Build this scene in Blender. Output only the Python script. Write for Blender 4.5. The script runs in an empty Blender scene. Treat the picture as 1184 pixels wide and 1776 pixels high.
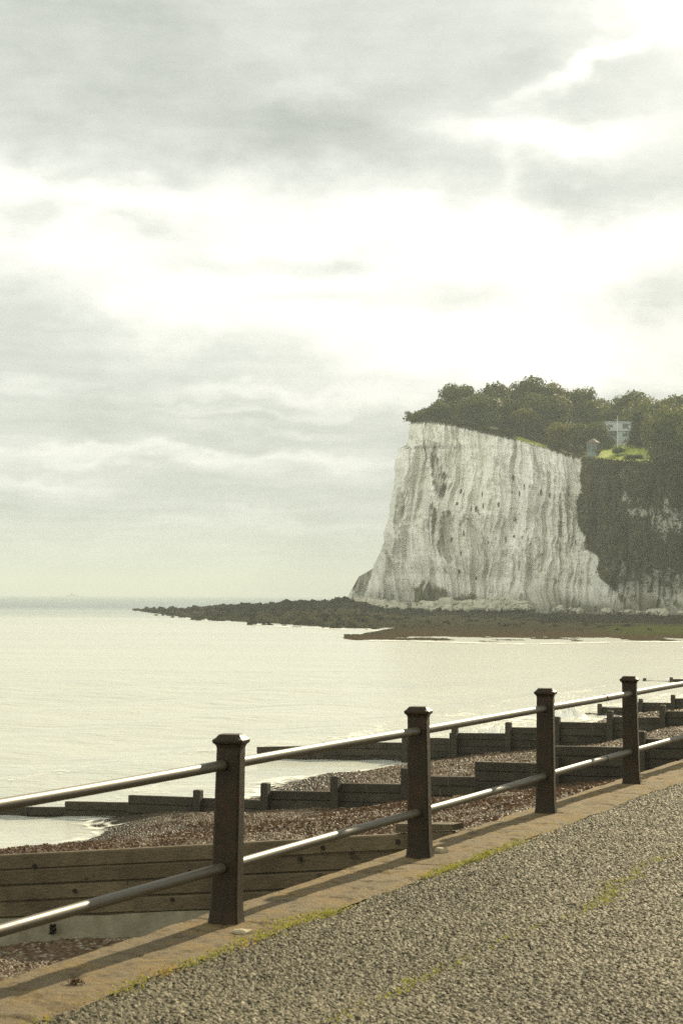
import bpy, math, random
import numpy as np
from mathutils import Matrix, Vector

random.seed(7)
RNG = np.random.default_rng(11)
SC = bpy.context.scene
COL = SC.collection
PI = math.pi

# ------------------------------------------------------------------ camera
CAM_Z, F, HOR = 1.652, 3453.0, 1033.5
SEA = -4.0
cam_d = bpy.data.cameras.new("camera")
cam = bpy.data.objects.new("camera", cam_d); COL.objects.link(cam)
PITCH, ROLL = math.atan((HOR - 888) / F), math.radians(0.24)
CM = Matrix.Translation((0, 0, CAM_Z)) @ Matrix.Rotation(PI / 2 + PITCH, 4, 'X') @ Matrix.Rotation(ROLL, 4, 'Z')
cam.matrix_world = CM
cam_d.sensor_fit = 'VERTICAL'; cam_d.sensor_height = 36.0; cam_d.sensor_width = 24.0
cam_d.lens = 36.0 * F / 1776
cam_d.clip_start = 0.2; cam_d.clip_end = 40000
cam_d.dof.use_dof = True; cam_d.dof.focus_distance = 26; cam_d.dof.aperture_fstop = 10
SC.camera = cam
CR = np.array(CM.to_3x3())


def ray(px, py):
    """direction with unit depth (y=1) through a point of the view"""
    px = np.asarray(px, float); py = np.asarray(py, float)
    v = np.stack([(px - 592) / F, (888 - py) / F, -np.ones_like(px + py)], -1) @ CR.T
    return v / v[..., 1:2]


def at(px, py, Y):
    r = ray(px, py) * np.asarray(Y, float)[..., None]
    return r + np.array([0, 0, CAM_Z])


# fence frame: origin at the foot of the nearest post, d along the railing, n out to sea
P0 = np.array([-0.572, 10.12, 0.0])
D = np.array([1.078, 2.59, 0.0]); STEP = float(np.linalg.norm(D)); D = D / STEP
N = np.array([-D[1], D[0], 0.0])


def sw(s, w, z=0.0):
    s = np.asarray(s, float); w = np.asarray(w, float)
    o = P0 + s[..., None] * D + w[..., None] * N
    o[..., 2] = z
    return o


def onplane(s0, px, py):
    r = ray(px, py)
    c = np.array([0, 0, CAM_Z])
    k = (s0 - (c - P0) @ D) / (r @ D)
    p = c + r * k
    return float((p - P0) @ N), float(p[2])


# ------------------------------------------------------------------ noise
def _hash(ix, iy, iz, seed):
    with np.errstate(over='ignore'):
        h = (ix.astype(np.int64) * 374761393 + iy.astype(np.int64) * 668265263 + iz.astype(np.int64) * 2147483647 + seed * 974711) & 0xffffffff
        h = ((h ^ (h >> 13)) * 1274126177) & 0xffffffff
        h = ((h ^ (h >> 16)) * 2246822519) & 0xffffffff
        h = h ^ (h >> 15)
    return (h & 0xffffff) / float(0xffffff)


def vn(x, y, z=0.0, seed=0):
    x, y, z = np.broadcast_arrays(np.asarray(x, float), np.asarray(y, float), np.asarray(z, float))
    ix, iy, iz = np.floor(x), np.floor(y), np.floor(z)
    fx, fy, fz = x - ix, y - iy, z - iz
    u, v, t = [f * f * f * (f * (f * 6 - 15) + 10) for f in (fx, fy, fz)]
    r = 0
    for a in (0, 1):
        for b in (0, 1):
            for c in (0, 1):
                wgt = (u if a else 1 - u) * (v if b else 1 - v) * (t if c else 1 - t)
                r = r + wgt * _hash(ix + a, iy + b, iz + c, seed)
    return r * 2 - 1


def fbm(x, y, z=0.0, o=4, seed=0, lac=2.03, gain=0.5):
    r, a, t = 0, 1.0, 0
    f = 1.0
    for k in range(o):
        r = r + a * vn(np.asarray(x) * f, np.asarray(y) * f, np.asarray(z) * f, seed + k * 17)
        t += a; a *= gain; f *= lac
    return r / t


def cells(x, y, size, seed=0):
    """nearest jittered point: distance/size, offset, two random numbers"""
    gx, gy = x / size, y / size
    ix, iy = np.floor(gx), np.floor(gy)
    best = np.full(x.shape, 9.0); bx = np.zeros(x.shape); by = np.zeros(x.shape)
    r1 = np.zeros(x.shape); r2 = np.zeros(x.shape); r3 = np.zeros(x.shape)
    z0 = np.zeros(x.shape)
    for a in (-1, 0, 1):
        for b in (-1, 0, 1):
            cx, cy = ix + a, iy + b
            h1 = _hash(cx, cy, z0, seed + 1); h2 = _hash(cx, cy, z0, seed + 2)
            dx = gx - (cx + h1); dy = gy - (cy + h2)
            d = np.sqrt(dx * dx + dy * dy)
            m = d < best
            best = np.where(m, d, best); bx = np.where(m, dx, bx); by = np.where(m, dy, by)
            r1 = np.where(m, _hash(cx, cy, z0, seed + 3), r1)
            r2 = np.where(m, _hash(cx, cy, z0, seed + 4), r2)
            r3 = np.where(m, _hash(cx, cy, z0, seed + 5), r3)
    return best, bx, by, r1, r2, r3


def sstep(a, b, x):
    t = np.clip((np.asarray(x, float) - a) / (b - a), 0, 1)
    return t * t * (3 - 2 * t)


def pl(pts):
    xs = [p[0] for p in pts]; ys = [p[1] for p in pts]
    return lambda x: np.interp(x, xs, ys)


# ------------------------------------------------------------------ mesh helpers
def np_mesh(name, V, Fq, mat, smooth=True, attrs=None):
    me = bpy.data.meshes.new(name)
    V = np.ascontiguousarray(V, np.float32); Fq = np.ascontiguousarray(Fq, np.int32)
    nf, k = Fq.shape
    me.vertices.add(len(V)); me.vertices.foreach_set("co", V.ravel())
    me.loops.add(nf * k); me.loops.foreach_set("vertex_index", Fq.ravel())
    me.polygons.add(nf)
    me.polygons.foreach_set("loop_start", np.arange(0, nf * k, k, dtype=np.int32))
    me.polygons.foreach_set("use_smooth", np.full(nf, bool(smooth)))
    for an, av in (attrs or {}).items():
        av = np.asarray(av, np.float32)
        if av.ndim == 1:
            a = me.attributes.new(an, 'FLOAT', 'POINT'); a.data.foreach_set("value", np.ascontiguousarray(av))
        else:
            if av.shape[1] == 3:
                av = np.concatenate([av, np.ones((len(av), 1), np.float32)], 1)
            a = me.attributes.new(an, 'FLOAT_COLOR', 'POINT'); a.data.foreach_set("color", np.ascontiguousarray(av).ravel())
    me.update(calc_edges=True); me.validate()
    if mat:
        me.materials.append(mat)
    return me


def grid_faces(nr, nc, off=0):
    i = np.arange(nr - 1)[:, None] * nc + np.arange(nc - 1)[None, :]
    i = i.ravel() + off
    return np.stack([i, i + 1, i + nc + 1, i + nc], 1)


def link(name, me, parent=None, loc=None):
    o = bpy.data.objects.new(name, me); COL.objects.link(o)
    if parent is not None:
        o.parent = parent
    if loc is not None:
        o.location = loc
    return o


def tag(o, label=None, cat=None, group=None, kind=None):
    if label: o['label'] = label
    if cat: o['category'] = cat
    if group: o['group'] = group
    if kind: o['kind'] = kind
    return o


def thing(name, loc, label, cat, group=None, rz=0.0):
    o = bpy.data.objects.new(name, None); COL.objects.link(o)
    o.empty_display_size = 0.3
    o.location = [float(c) for c in loc]; o.rotation_euler = (0, 0, rz)
    return tag(o, label, cat, group)


class MB:
    """collects polygons; build() links them as one mesh"""
    def __init__(self): self.v = []; self.f = []

    def add(self, vs, fs):
        o = len(self.v); self.v += [tuple(float(c) for c in p) for p in vs]
        self.f += [[i + o for i in f] for f in fs]

    def hexa(self, b, t):
        """b,t: four corner points each, same order"""
        self.add(list(b) + list(t), [[3, 2, 1, 0], [4, 5, 6, 7], [0, 1, 5, 4], [1, 2, 6, 5], [2, 3, 7, 6], [3, 0, 4, 7]])

    def box(self, c, sx, sy, sz, ax=(1, 0, 0), ay=(0, 1, 0)):
        c, ax, ay = np.array(c, float), np.array(ax, float), np.array(ay, float)
        q = [c + ax * sx / 2 * a + ay * sy / 2 * b for a, b in ((-1, -1), (1, -1), (1, 1), (-1, 1))]
        up = np.array([0, 0, sz])
        self.hexa(q, [p + up for p in q])

    def rings(self, rs, cap=True):
        k = len(rs[0]); o = len(self.v)
        for r in rs: self.v += [tuple(float(c) for c in p) for p in r]
        for i in range(len(rs) - 1):
            for j in range(k):
                a, b = o + i * k + j, o + i * k + (j + 1) % k
                self.f.append([a, b, b + k, a + k])
        if cap:
            self.f.append(list(range(o + k - 1, o - 1, -1)))
            self.f.append([o + (len(rs) - 1) * k + j for j in range(k)])

    def tube(self, pts, rad, seg=12, cap=True):
        pts = [np.array(p, float) for p in pts]
        rs = []
        for i, p in enumerate(pts):
            t = pts[min(i + 1, len(pts) - 1)] - pts[max(i - 1, 0)]
            t /= np.linalg.norm(t) + 1e-9
            a = np.cross(t, [0, 0, 1.0])
            if np.linalg.norm(a) < .2: a = np.cross(t, [1.0, 0, 0])
            a /= np.linalg.norm(a); b = np.cross(a, t)
            r = rad[i] if hasattr(rad, '__len__') else rad
            rs.append([p + r * (math.cos(2 * PI * j / seg) * a + math.sin(2 * PI * j / seg) * b) for j in range(seg)])
        self.rings(rs, cap)

    def build(self, name, mat, parent=None, smooth=False, world=True):
        off = np.array(parent_world(parent)) if (parent is not None and world) else np.zeros(3)
        me = bpy.data.meshes.new(name)
        me.from_pydata([tuple(np.array(p) - off) for p in self.v], [], self.f)
        me.update()
        if smooth:
            me.polygons.foreach_set("use_smooth", [True] * len(me.polygons))
            try: me.set_sharp_from_angle(angle=math.radians(40))
            except Exception: pass
        me.materials.append(mat)
        return link(name, me, parent)


def parent_world(o):
    p = np.zeros(3)
    while o is not None:
        p += np.array(o.location); o = o.parent
    return p


# ------------------------------------------------------------------ materials
def new_mat(name):
    m = bpy.data.materials.new(name); m.use_nodes = True
    nt = m.node_tree; nt.nodes.clear()
    out = nt.nodes.new('ShaderNodeOutputMaterial')
    b = nt.nodes.new('ShaderNodeBsdfPrincipled')
    nt.links.new(b.outputs[0], out.inputs['Surface'])
    return m, nt, b, out


class G:
    """small node-graph helper"""
    def __init__(self, nt): self.nt = nt

    def n(self, t, **kw):
        nd = self.nt.nodes.new(t)
        for k, v in kw.items(): setattr(nd, k, v)
        return nd

    def set(self, sock, v):
        if v is None: return
        if isinstance(v, bpy.types.NodeSocket): self.nt.links.new(v, sock)
        else:
            if hasattr(sock.default_value, '__len__') and hasattr(v, '__len__') and len(sock.default_value) == 4 and len(v) == 3: v = (*v, 1)
            sock.default_value = v

    def m(self, op, a, b=None, c=None, clamp=False):
        nd = self.n('ShaderNodeMath', operation=op, use_clamp=clamp)
        for i, v in enumerate((a, b, c)): self.set(nd.inputs[i], v)
        return nd.outputs[0]

    def pos(self):
        return self.n('ShaderNodeTexCoord').outputs['Object']

    def attr(self, name, color=False):
        nd = self.n('ShaderNodeAttribute', attribute_name=name)
        return nd.outputs['Color' if color else 'Fac']

    def mapping(self, v, scale=(1, 1, 1), rot=(0, 0, 0), loc=(0, 0, 0)):
        nd = self.n('ShaderNodeMapping'); self.set(nd.inputs['Vector'], v)
        nd.inputs['Scale'].default_value = scale; nd.inputs['Rotation'].default_value = rot; nd.inputs['Location'].default_value = loc
        return nd.outputs[0]

    def noise(self, v, scale, detail=4, rough=.55, dist=0.0, color=False):
        nd = self.n('ShaderNodeTexNoise'); self.set(nd.inputs['Vector'], v)
        nd.inputs['Scale'].default_value = scale; nd.inputs['Detail'].default_value = detail
        nd.inputs['Roughness'].default_value = rough; nd.inputs['Distortion'].default_value = dist
        return nd.outputs['Color' if color else 'Fac']

    def voro(self, v, scale, feature='F1', out='Distance', rnd=1.0):
        nd = self.n('ShaderNodeTexVoronoi', feature=feature); self.set(nd.inputs['Vector'], v)
        nd.inputs['Scale'].default_value = scale; nd.inputs['Randomness'].default_value = rnd
        return nd.outputs[out]

    def ramp(self, fac, stops):
        nd = self.n('ShaderNodeValToRGB'); self.set(nd.inputs[0], fac)
        el = nd.color_ramp.elements
        while len(el) < len(stops): el.new(0.5)
        for e, (p, c) in zip(el, stops):
            e.position = p; e.color = (*c, 1) if hasattr(c, '__len__') else (c, c, c, 1)
        return nd.outputs[0]

    def mix(self, fac, a, b, mode='MIX'):
        nd = self.n('ShaderNodeMix', data_type='RGBA', blend_type=mode)
        self.set(nd.inputs[0], fac); self.set(nd.inputs[6], a); self.set(nd.inputs[7], b)
        return nd.outputs[2]

    def bump(self, h, strength=.5, dist=.02, normal=None):
        nd = self.n('ShaderNodeBump'); self.set(nd.inputs['Height'], h)
        nd.inputs['Strength'].default_value = strength; nd.inputs['Distance'].default_value = dist
        if normal is not None: self.set(nd.inputs['Normal'], normal)
        return nd.outputs[0]

    def rng(self, v, a, b, c=0.0, d=1.0):
        nd = self.n('ShaderNodeMapRange'); self.set(nd.inputs[0], v)
        for i, q in enumerate((a, b, c, d)): nd.inputs[i + 1].default_value = q
        return nd.outputs[0]


def basic(name, col, rough=.6, metal=0.0, var=.25, scale=6.0, bump=.0, spec=.5, bscale=None):
    m, nt, b, out = new_mat(name); g = G(nt)
    p = g.pos()
    f = g.noise(p, scale, 5)
    c = g.mix(f, tuple(x * (1 - var) for x in col), tuple(x * (1 + var) for x in col))
    g.set(b.inputs['Base Color'], c)
    b.inputs['Roughness'].default_value = rough; b.inputs['Metallic'].default_value = metal
    b.inputs['Specular IOR Level'].default_value = spec
    if bump: g.set(b.inputs['Normal'], g.bump(g.noise(p, bscale or scale * 6, 5), bump, .01))
    return m


M = {}

# post paint: dark, weathered, touches of rust
m, nt, b, out = new_mat("post_paint"); g = G(nt); p = g.pos()
rust = g.ramp(g.noise(p, 9, 6, .7), [(.5, 0.0), (.66, 1.0)])
c = g.mix(g.noise(p, 30, 4), (.0125, .0088, .0042), (.027, .0195, .0095))
c = g.mix(g.m('MULTIPLY', rust, .5), c, (.048, .019, .008))
chip = g.ramp(g.noise(p, 55, 3, .6), [(.70, 0.0), (.74, 1.0)])
c = g.mix(g.m('MULTIPLY', chip, .75), c, (.10, .08, .05))
g.set(b.inputs['Base Color'], c); b.inputs['Roughness'].default_value = .5; b.inputs['Specular IOR Level'].default_value = .14
g.set(b.inputs['Normal'], g.bump(g.noise(p, 70, 5, .65), .45, .004))
M['post'] = m

m, nt, b, out = new_mat("rail_paint"); g = G(nt); p = g.pos()
f = g.noise(p, 14, 5)
c = g.mix(f, (.052, .043, .027), (.090, .076, .048))
sp = g.ramp(g.noise(p, 60, 4, .65), [(.64, 0.0), (.70, 1.0)])
c = g.mix(g.m('MULTIPLY', sp, .6), c, (.07, .045, .028))
g.set(b.inputs['Base Color'], c); b.inputs['Metallic'].default_value = .15
g.set(b.inputs['Roughness'], g.rng(f, .3, .7, .44, .57))
g.set(b.inputs['Normal'], g.bump(g.noise(p, 90, 4), .25, .002))
M['rail'] = m

# coping: worn concrete with ochre lichen
m, nt, b, out = new_mat("coping_concrete"); g = G(nt); p = g.pos()
c = g.mix(g.noise(p, 3, 6, .65), (.086, .062, .031), (.190, .146, .080))
lich = g.ramp(g.noise(p, 2.6, 8, .75), [(.46, 0.0), (.58, 1.0)])
c = g.mix(g.m('MULTIPLY', lich, .9), c, (.175, .112, .032))
grit = g.noise(p, 120, 3, .7)
c = g.mix(g.rng(grit, .45, .68, 0, .75), c, (.23, .19, .125))
dark = g.ramp(g.noise(p, 7, 8, .78), [(.50, 0.0), (.64, 1.0)])
c = g.mix(g.m('MULTIPLY', dark, .75), c, (.04, .03, .018))
g.set(b.inputs['Base Color'], c); b.inputs['Roughness'].default_value = .9
h = g.m('ADD', g.m('MULTIPLY', g.noise(p, 130, 3, .7), .5), g.noise(p, 25, 5, .6))
b.inputs['Specular IOR Level'].default_value = .15
g.set(b.inputs['Normal'], g.bump(h, 1.0, .02))
M['coping'] = m
M['concrete'] = basic("sea_wall_concrete", (.20, .19, .145), .9, var=.35, scale=2.2, bump=.5)
M['footing'] = basic("weedy_concrete", (.17, .155, .105), .9, var=.6, scale=4.5, bump=.9, spec=.15)

# road chippings
m, nt, b, out = new_mat("chip_asphalt"); g = G(nt); p = g.pos()
c = g.attr("chip", True)
c = g.mix(g.rng(g.noise(p, .7, 5, .6), .38, .68, 0, .48), c, (.040, .035, .022))
g.set(b.inputs['Base Color'], c)
b.inputs['Roughness'].default_value = .6; b.inputs['Specular IOR Level'].default_value = .05
g.set(b.inputs['Normal'], g.bump(g.noise(p, 160, 4, .7), .55, .004))
M['road'] = m

# shingle
m, nt, b, out = new_mat("shingle"); g = G(nt); p = g.pos()
c = g.attr("stone", True)
vc = g.n('ShaderNodeTexVoronoi'); g.set(vc.inputs['Vector'], p); vc.inputs['Scale'].default_value = 16
hsv = g.n('ShaderNodeSeparateColor'); g.set(hsv.inputs[0], vc.outputs['Color'])
c2 = g.ramp(hsv.outputs[0], [(0, (.025, .021, .015)), (.5, (.065, .055, .038)), (.85, (.105, .09, .065)), (1, (.2, .17, .13))])
c = g.mix(g.attr("coarse"), c, c2)
wet = g.attr("wet")
c = g.mix(wet, c, (.035, .03, .02))
g.set(b.inputs['Base Color'], c)
g.set(b.inputs['Roughness'], g.rng(wet, 0, 1, .6, .5)); g.set(b.inputs['Specular IOR Level'], g.rng(wet, 0, 1, .04, .10))
g.set(b.inputs['Normal'], g.bump(g.m('MULTIPLY', vc.outputs['Distance'], g.attr("coarse")), 1.0, .06))
M['shingle'] = m


def wood(name, c0, c1, rough=.8):
    m, nt, b, out = new_mat(name); g = G(nt); p = g.pos()
    # grain runs along the groyne
    v = g.mapping(p, scale=(1.2, 14, 14), rot=(0, 0, -math.atan2(N[1], N[0])))
    gr = g.noise(v, 2.2, 6, .65)
    c = g.mix(gr, c0, c1)
    isl = g.n('ShaderNodeNewGeometry').outputs['Random Per Island']
    c = g.mix(g.m('MULTIPLY', g.m('SUBTRACT', 1.0, isl), .55), c, tuple(x * .5 for x in c0))
    blot = g.ramp(g.noise(p, 1.1, 5, .65), [(.4, 0.0), (.68, 1.0)])
    c = g.mix(g.m('MULTIPLY', blot, .75), c, tuple(x * .45 for x in c0))
    knot = g.ramp(g.noise(p, 5.5, 2), [(.70, 0.0), (.75, 1.0)])
    c = g.mix(g.m('MULTIPLY', knot, .7), c, tuple(x * .3 for x in c0))
    g.set(b.inputs['Base Color'], c); b.inputs['Roughness'].default_value = rough; b.inputs['Specular IOR Level'].default_value = .2
    g.set(b.inputs['Normal'], g.bump(gr, .9, .04))
    return m


M['wood_near'] = wood("weathered_timber", (.070, .053, .028), (.175, .137, .077))
M['wood_wet'] = wood("wet_timber", (.030, .025, .015), (.070, .057, .036), .75)

# water
m, nt, b, out = new_mat("sea_water"); g = G(nt); p = g.pos()
b.inputs['Base Color'].default_value = (.17, .18, .135, 1)
b.inputs['Roughness'].default_value = .20; b.inputs['IOR'].default_value = 1.33
va = g.mapping(p, scale=(.35, 1.0, 1), rot=(0, 0, math.radians(-12)))
h1 = g.noise(va, .55, 5, .6)
h2 = g.noise(g.mapping(p, scale=(.5, 1.2, 1)), 2.6, 4, .6)
h3 = g.noise(g.mapping(p, scale=(.3, 1.0, 1), rot=(0, 0, .2)), .06, 4, .55)
h = g.m('ADD', g.m('MULTIPLY', h1, .6), g.m('MULTIPLY', h2, .22))
h = g.m('ADD', h, g.m('MULTIPLY', h3, 2.2))
g.set(b.inputs['Normal'], g.bump(h, 1.0, .5))
patch = g.noise(g.mapping(p, scale=(.25, 1, 1)), .02, 4, .6)
milky = g.mix(patch, (.40, .42, .365), (.48, .485, .41))       # chalk in suspension near the shore
spx = g.n('ShaderNodeSeparateXYZ'); g.set(spx.inputs[0], p)
band = g.m('ADD', spx.outputs[1], g.m('MULTIPLY', g.m('SUBTRACT', g.noise(g.mapping(p, scale=(.2, 1, 1)), .012, 4, .65), .5), 500.0))
deep = g.rng(band, 380, 900)
g.set(b.inputs['Base Color'], g.mix(deep, milky, (.060, .105, .095)))
M['sea'] = m

# foam sheet: clear between the flecks
m, nt, b, out = new_mat("sea_foam"); g = G(nt); p = g.pos()
b.inputs['Base Color'].default_value = (.80, .79, .70, 1); b.inputs['Roughness'].default_value = .7
tr = g.n('ShaderNodeBsdfTransparent'); mx = g.n('ShaderNodeMixShader')
warp = g.noise(p, .5, 3, color=True)
q = g.n('ShaderNodeVectorMath', operation='ADD'); g.set(q.inputs[0], p); g.set(q.inputs[1], warp)
cell = g.voro(q.outputs[0], 1.6, 'DISTANCE_TO_EDGE')
lace = g.m('SUBTRACT', 1.0, g.m('MULTIPLY', cell, 4.0), clamp=True)
fl = g.m('ADD', g.m('MULTIPLY', lace, .5), g.noise(p, 2.4, 6, .7))
a = g.attr("foam")
fac = g.m('MULTIPLY', g.m('SUBTRACT', g.m('ADD', fl, a), 1.36), 3.0, clamp=True)
fac = g.m('MULTIPLY', fac, .7)
g.set(mx.inputs[0], fac); nt.links.new(tr.outputs[0], mx.inputs[1]); nt.links.new(b.outputs[0], mx.inputs[2])
nt.links.new(mx.outputs[0], out.inputs['Surface'])
M['foam'] = m
M['spray'] = basic("white_water", (.82, .81, .74), .8, var=.08, scale=3)

# chalk with stains that have a shape of their own
m, nt, b, out = new_mat("chalk_face"); g = G(nt); p = g.pos()
wv = g.n('ShaderNodeVectorMath', operation='SUBTRACT'); g.set(wv.inputs[0], g.noise(p, .07, 5, .6, color=True)); wv.inputs[1].default_value = (.5, .5, .5)
wm = g.n('ShaderNodeVectorMath', operation='MULTIPLY'); g.set(wm.inputs[0], wv.outputs[0]); wm.inputs[1].default_value = (11, 11, 3)
wa = g.n('ShaderNodeVectorMath', operation='ADD'); g.set(wa.inputs[0], p); g.set(wa.inputs[1], wm.outputs[0]); pw = wa.outputs[0]
v = g.mapping(pw, scale=(1, 1, .22))
st = g.noise(v, .28, 6, .68)
c = g.mix(g.rng(st, .3, .7), (.82, .815, .735), (.93, .93, .87))
pat = g.noise(g.mapping(p, scale=(1, 1, .35)), .055, 5, .6)
c = g.mix(g.rng(pat, .45, .72, 0, .40), c, (.62, .60, .47))
streak = g.ramp(g.noise(g.mapping(pw, scale=(1, 1, .10)), 1.0, 6, .75), [(.55, 0.0), (.70, 1.0)])
c = g.mix(g.m('MULTIPLY', streak, .15), c, (.26, .24, .16))
bed = g.ramp(g.noise(g.mapping(p, scale=(.05, .05, 1.6)), 1.0, 4, .6), [(.60, 0.0), (.70, 1.0)])
c = g.mix(g.m('MULTIPLY', bed, .16), c, (.30, .28, .20))
crv = g.voro(g.mapping(pw, scale=(1, 1, .32)), .20, 'DISTANCE_TO_EDGE')
c = g.mix(g.m('MULTIPLY', g.ramp(crv, [(0.0, 1.0), (.035, 0.0)]), g.rng(g.noise(p, .12, 3), .45, .65, 0, .6)), c, (.33, .31, .22))
fine = g.noise(p, 1.7, 4, .7)
c = g.mix(g.ramp(fine, [(.60, 0.0), (.74, .4)]), c, (.36, .34, .25))
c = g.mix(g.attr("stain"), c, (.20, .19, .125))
c = g.mix(g.attr("green"), c, g.mix(g.noise(p, .5, 5, .7), (.055, .055, .022), (.12, .11, .05)))
g.set(b.inputs['Base Color'], c); b.inputs['Roughness'].default_value = .95
h = g.m('ADD', g.noise(g.mapping(pw, scale=(1, 1, .30)), .9, 6, .7), g.m('MULTIPLY', g.noise(p, 2.0, 4, .7), .4))
g.set(b.inputs['Normal'], g.bump(h, .8, 1.2))
M['chalk'] = m

# reef
m, nt, b, out = new_mat("weedy_reef"); g = G(nt); p = g.pos()
c = g.mix(g.noise(p, .35, 6, .7), (.018, .0175, .010), (.064, .058, .034))
c = g.mix(g.attr("red"), c, g.mix(g.noise(p, .9, 5, .7), (.034, .026, .016), (.10, .072, .044)))
c = g.mix(g.attr("algae"), c, g.mix(g.noise(p, .2, 5, .7), (.035, .045, .014), (.075, .088, .025)))
g.set(b.inputs['Base Color'], c); b.inputs['Roughness'].default_value = .85; b.inputs['Specular IOR Level'].default_value = 0.0
g.set(b.inputs['Normal'], g.bump(g.noise(p, 1.1, 6, .75), 1.0, .45))
M['reef'] = m
M['boulder'] = basic("dark_boulder", (.026, .024, .016), .85, spec=0.0, var=.5, scale=.6, bump=.8, bscale=2)
M['rubble'] = basic("chalk_rubble", (.40, .385, .30), .95, var=.3, scale=.5, bump=.8, bscale=2)

m, nt, b, out = new_mat("clifftop_grass"); g = G(nt); p = g.pos()
c = g.mix(g.noise(p, .12, 5, .65), (.022, .024, .009), (.05, .048, .016))
c = g.mix(g.attr("lawn"), c, g.mix(g.noise(p, .4, 5, .6), (.17, .22, .025), (.27, .30, .045)))
c = g.mix(g.attr("dry"), c, (.26, .17, .065))
g.set(b.inputs['Base Color'], c); b.inputs['Roughness'].default_value = .95
b.inputs['Specular IOR Level'].default_value = .1
g.set(b.inputs['Normal'], g.bump(g.noise(p, 1.3, 5, .7), .8, .4))
M['turf'] = m


def leaf_mat(name, c0, c1, trans=.35, tcol=None):
    m, nt, b, out = new_mat(name); g = G(nt)
    r = g.attr("rnd")
    oi = g.n('ShaderNodeObjectInfo').outputs['Random']
    c = g.mix(r, c0, c1)
    c = g.mix(g.m('MULTIPLY', oi, .5), c, (c1[0] * .72, c1[1] * .8, c1[2] * .8))
    g.set(b.inputs['Base Color'], c); b.inputs['Roughness'].default_value = .7
    b.inputs['Specular IOR Level'].default_value = .2
    t = g.n('ShaderNodeBsdfTranslucent'); g.set(t.inputs[0], tcol or c1)
    mx = g.n('ShaderNodeMixShader'); mx.inputs[0].default_value = trans
    nt.links.new(b.outputs[0], mx.inputs[1]); nt.links.new(t.outputs[0], mx.inputs[2])
    nt.links.new(mx.outputs[0], out.inputs['Surface'])
    return m


M['leaf_dark'] = leaf_mat("dark_foliage", (.034, .042, .009), (.094, .104, .022), .38)
M['leaf_gold'] = leaf_mat("yellowing_foliage", (.055, .058, .010), (.14, .130, .022), .45)
M['leaf_conifer'] = leaf_mat("conifer_foliage", (.022, .028, .012), (.05, .056, .022), .15)
M['leaf_scrub'] = leaf_mat("scrub_foliage", (.028, .027, .008), (.068, .062, .018), .2)
M['bark'] = basic("bark", (.06, .05, .035), .9, var=.3, scale=2)
M['moss'] = leaf_mat("moss", (.15, .155, .024), (.31, .30, .05), .3)
M['moss_dry'] = leaf_mat("dry_moss", (.22, .14, .03), (.38, .27, .07), .3)
M['weed'] = leaf_mat("brown_seaweed", (.042, .025, .013), (.120, .071, .040), .15)
M['weed_dark'] = basic("black_seaweed", (.02, .017, .012), .8, var=.3, scale=20, spec=.05)
M['white_render'] = basic("white_render", (.40, .455, .46), .7, var=.06, scale=.6)
M['grey_render'] = basic("grey_render", (.20, .23, .225), .7, var=.08, scale=.6)
M['glass'] = basic("dark_glass", (.05, .07, .07), .15, var=.1, scale=.4)
M['white_metal'] = basic("white_painted_pole", (.56, .57, .53), .5, var=.05, scale=.5)
M['hut_wall'] = basic("blue_grey_boards", (.13, .17, .165), .7, var=.15, scale=1.5)
M['hut_roof'] = basic("red_brown_roof", (.125, .090, .064), .8, var=.25, scale=1.2)
M['hull'] = basic("ship_hull", (.10, .10, .11), .6, var=.1, scale=.1)
M['shipwhite'] = basic("ship_white", (.5, .5, .48), .6, var=.1, scale=.1)
M['stone'] = basic("pale_mortar", (.34, .29, .19), .9, var=.25, scale=30, bump=.5)

# ------------------------------------------------------------------ railing
_c, _s = math.cos(math.radians(8)), math.sin(math.radians(8))
NT_ = np.array([N[0] * _c - N[1] * _s, N[0] * _s + N[1] * _c, 0]); DT_ = np.array([D[0] * _c - D[1] * _s, D[0] * _s + D[1] * _c, 0])


def oct_ring(s, w, z, hp, hq, ch):
    c = min(ch, hq * .8)
    uv = [(-hp + c, -hq), (hp - c, -hq), (hp, -hq + c), (hp, hq - c), (hp - c, hq), (-hp + c, hq), (-hp, hq - c), (-hp, -hq + c)]
    base = sw(s, w, z)
    return [base + NT_ * u + DT_ * v for u, v in uv][::-1]


rail_root = thing("promenade_railing", P0, "dark square posted sea front railing with two round rails along the promenade edge", "railing")
QR = .86
SHIFT = {2: .02}
post_s = lambda k: k * STEP + (SHIFT.get(k, 0.0) if k < 3 else -.16)     # the real spacing is a little uneven
post_w = lambda k: 0.0 if k < 2 else .02
for k in range(-2, 8):
    s = post_s(k); pw = post_w(k)
    mb = MB()
    lean = {0: .020, 1: -.012, 2: -.004, 3: -.020, 4: .01}.get(k, 0.0)
    ln = lambda ring, z: [p + np.array([lean * z / .95, 0, 0]) for p in ring]
    prof = [(-.05, .081), (.0, .081), (.025, .077), (.07, .0725), (.13, .0695), (.5, .0660), (.84, .0625), (.885, .0625)]
    mb.rings([ln(oct_ring(s, pw, z, h, h * QR, .011), z) for z, h in prof])
    po = mb.build("post", M['post'], rail_root)
    cp = MB()
    prof = [(.885, .0626), (.898, .067), (.908, .078), (.913, .080), (.922, .0805), (.925, .079), (.934, .067), (.946, .0565), (.951, .053)]
    cp.rings([ln(oct_ring(s, pw, z, h, h * .94 if z > .9 else h * (QR + .04), .012), z) for z, h in prof])
    cp.build("cap", M['post'], po)
RH = (.797, .283)
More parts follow.
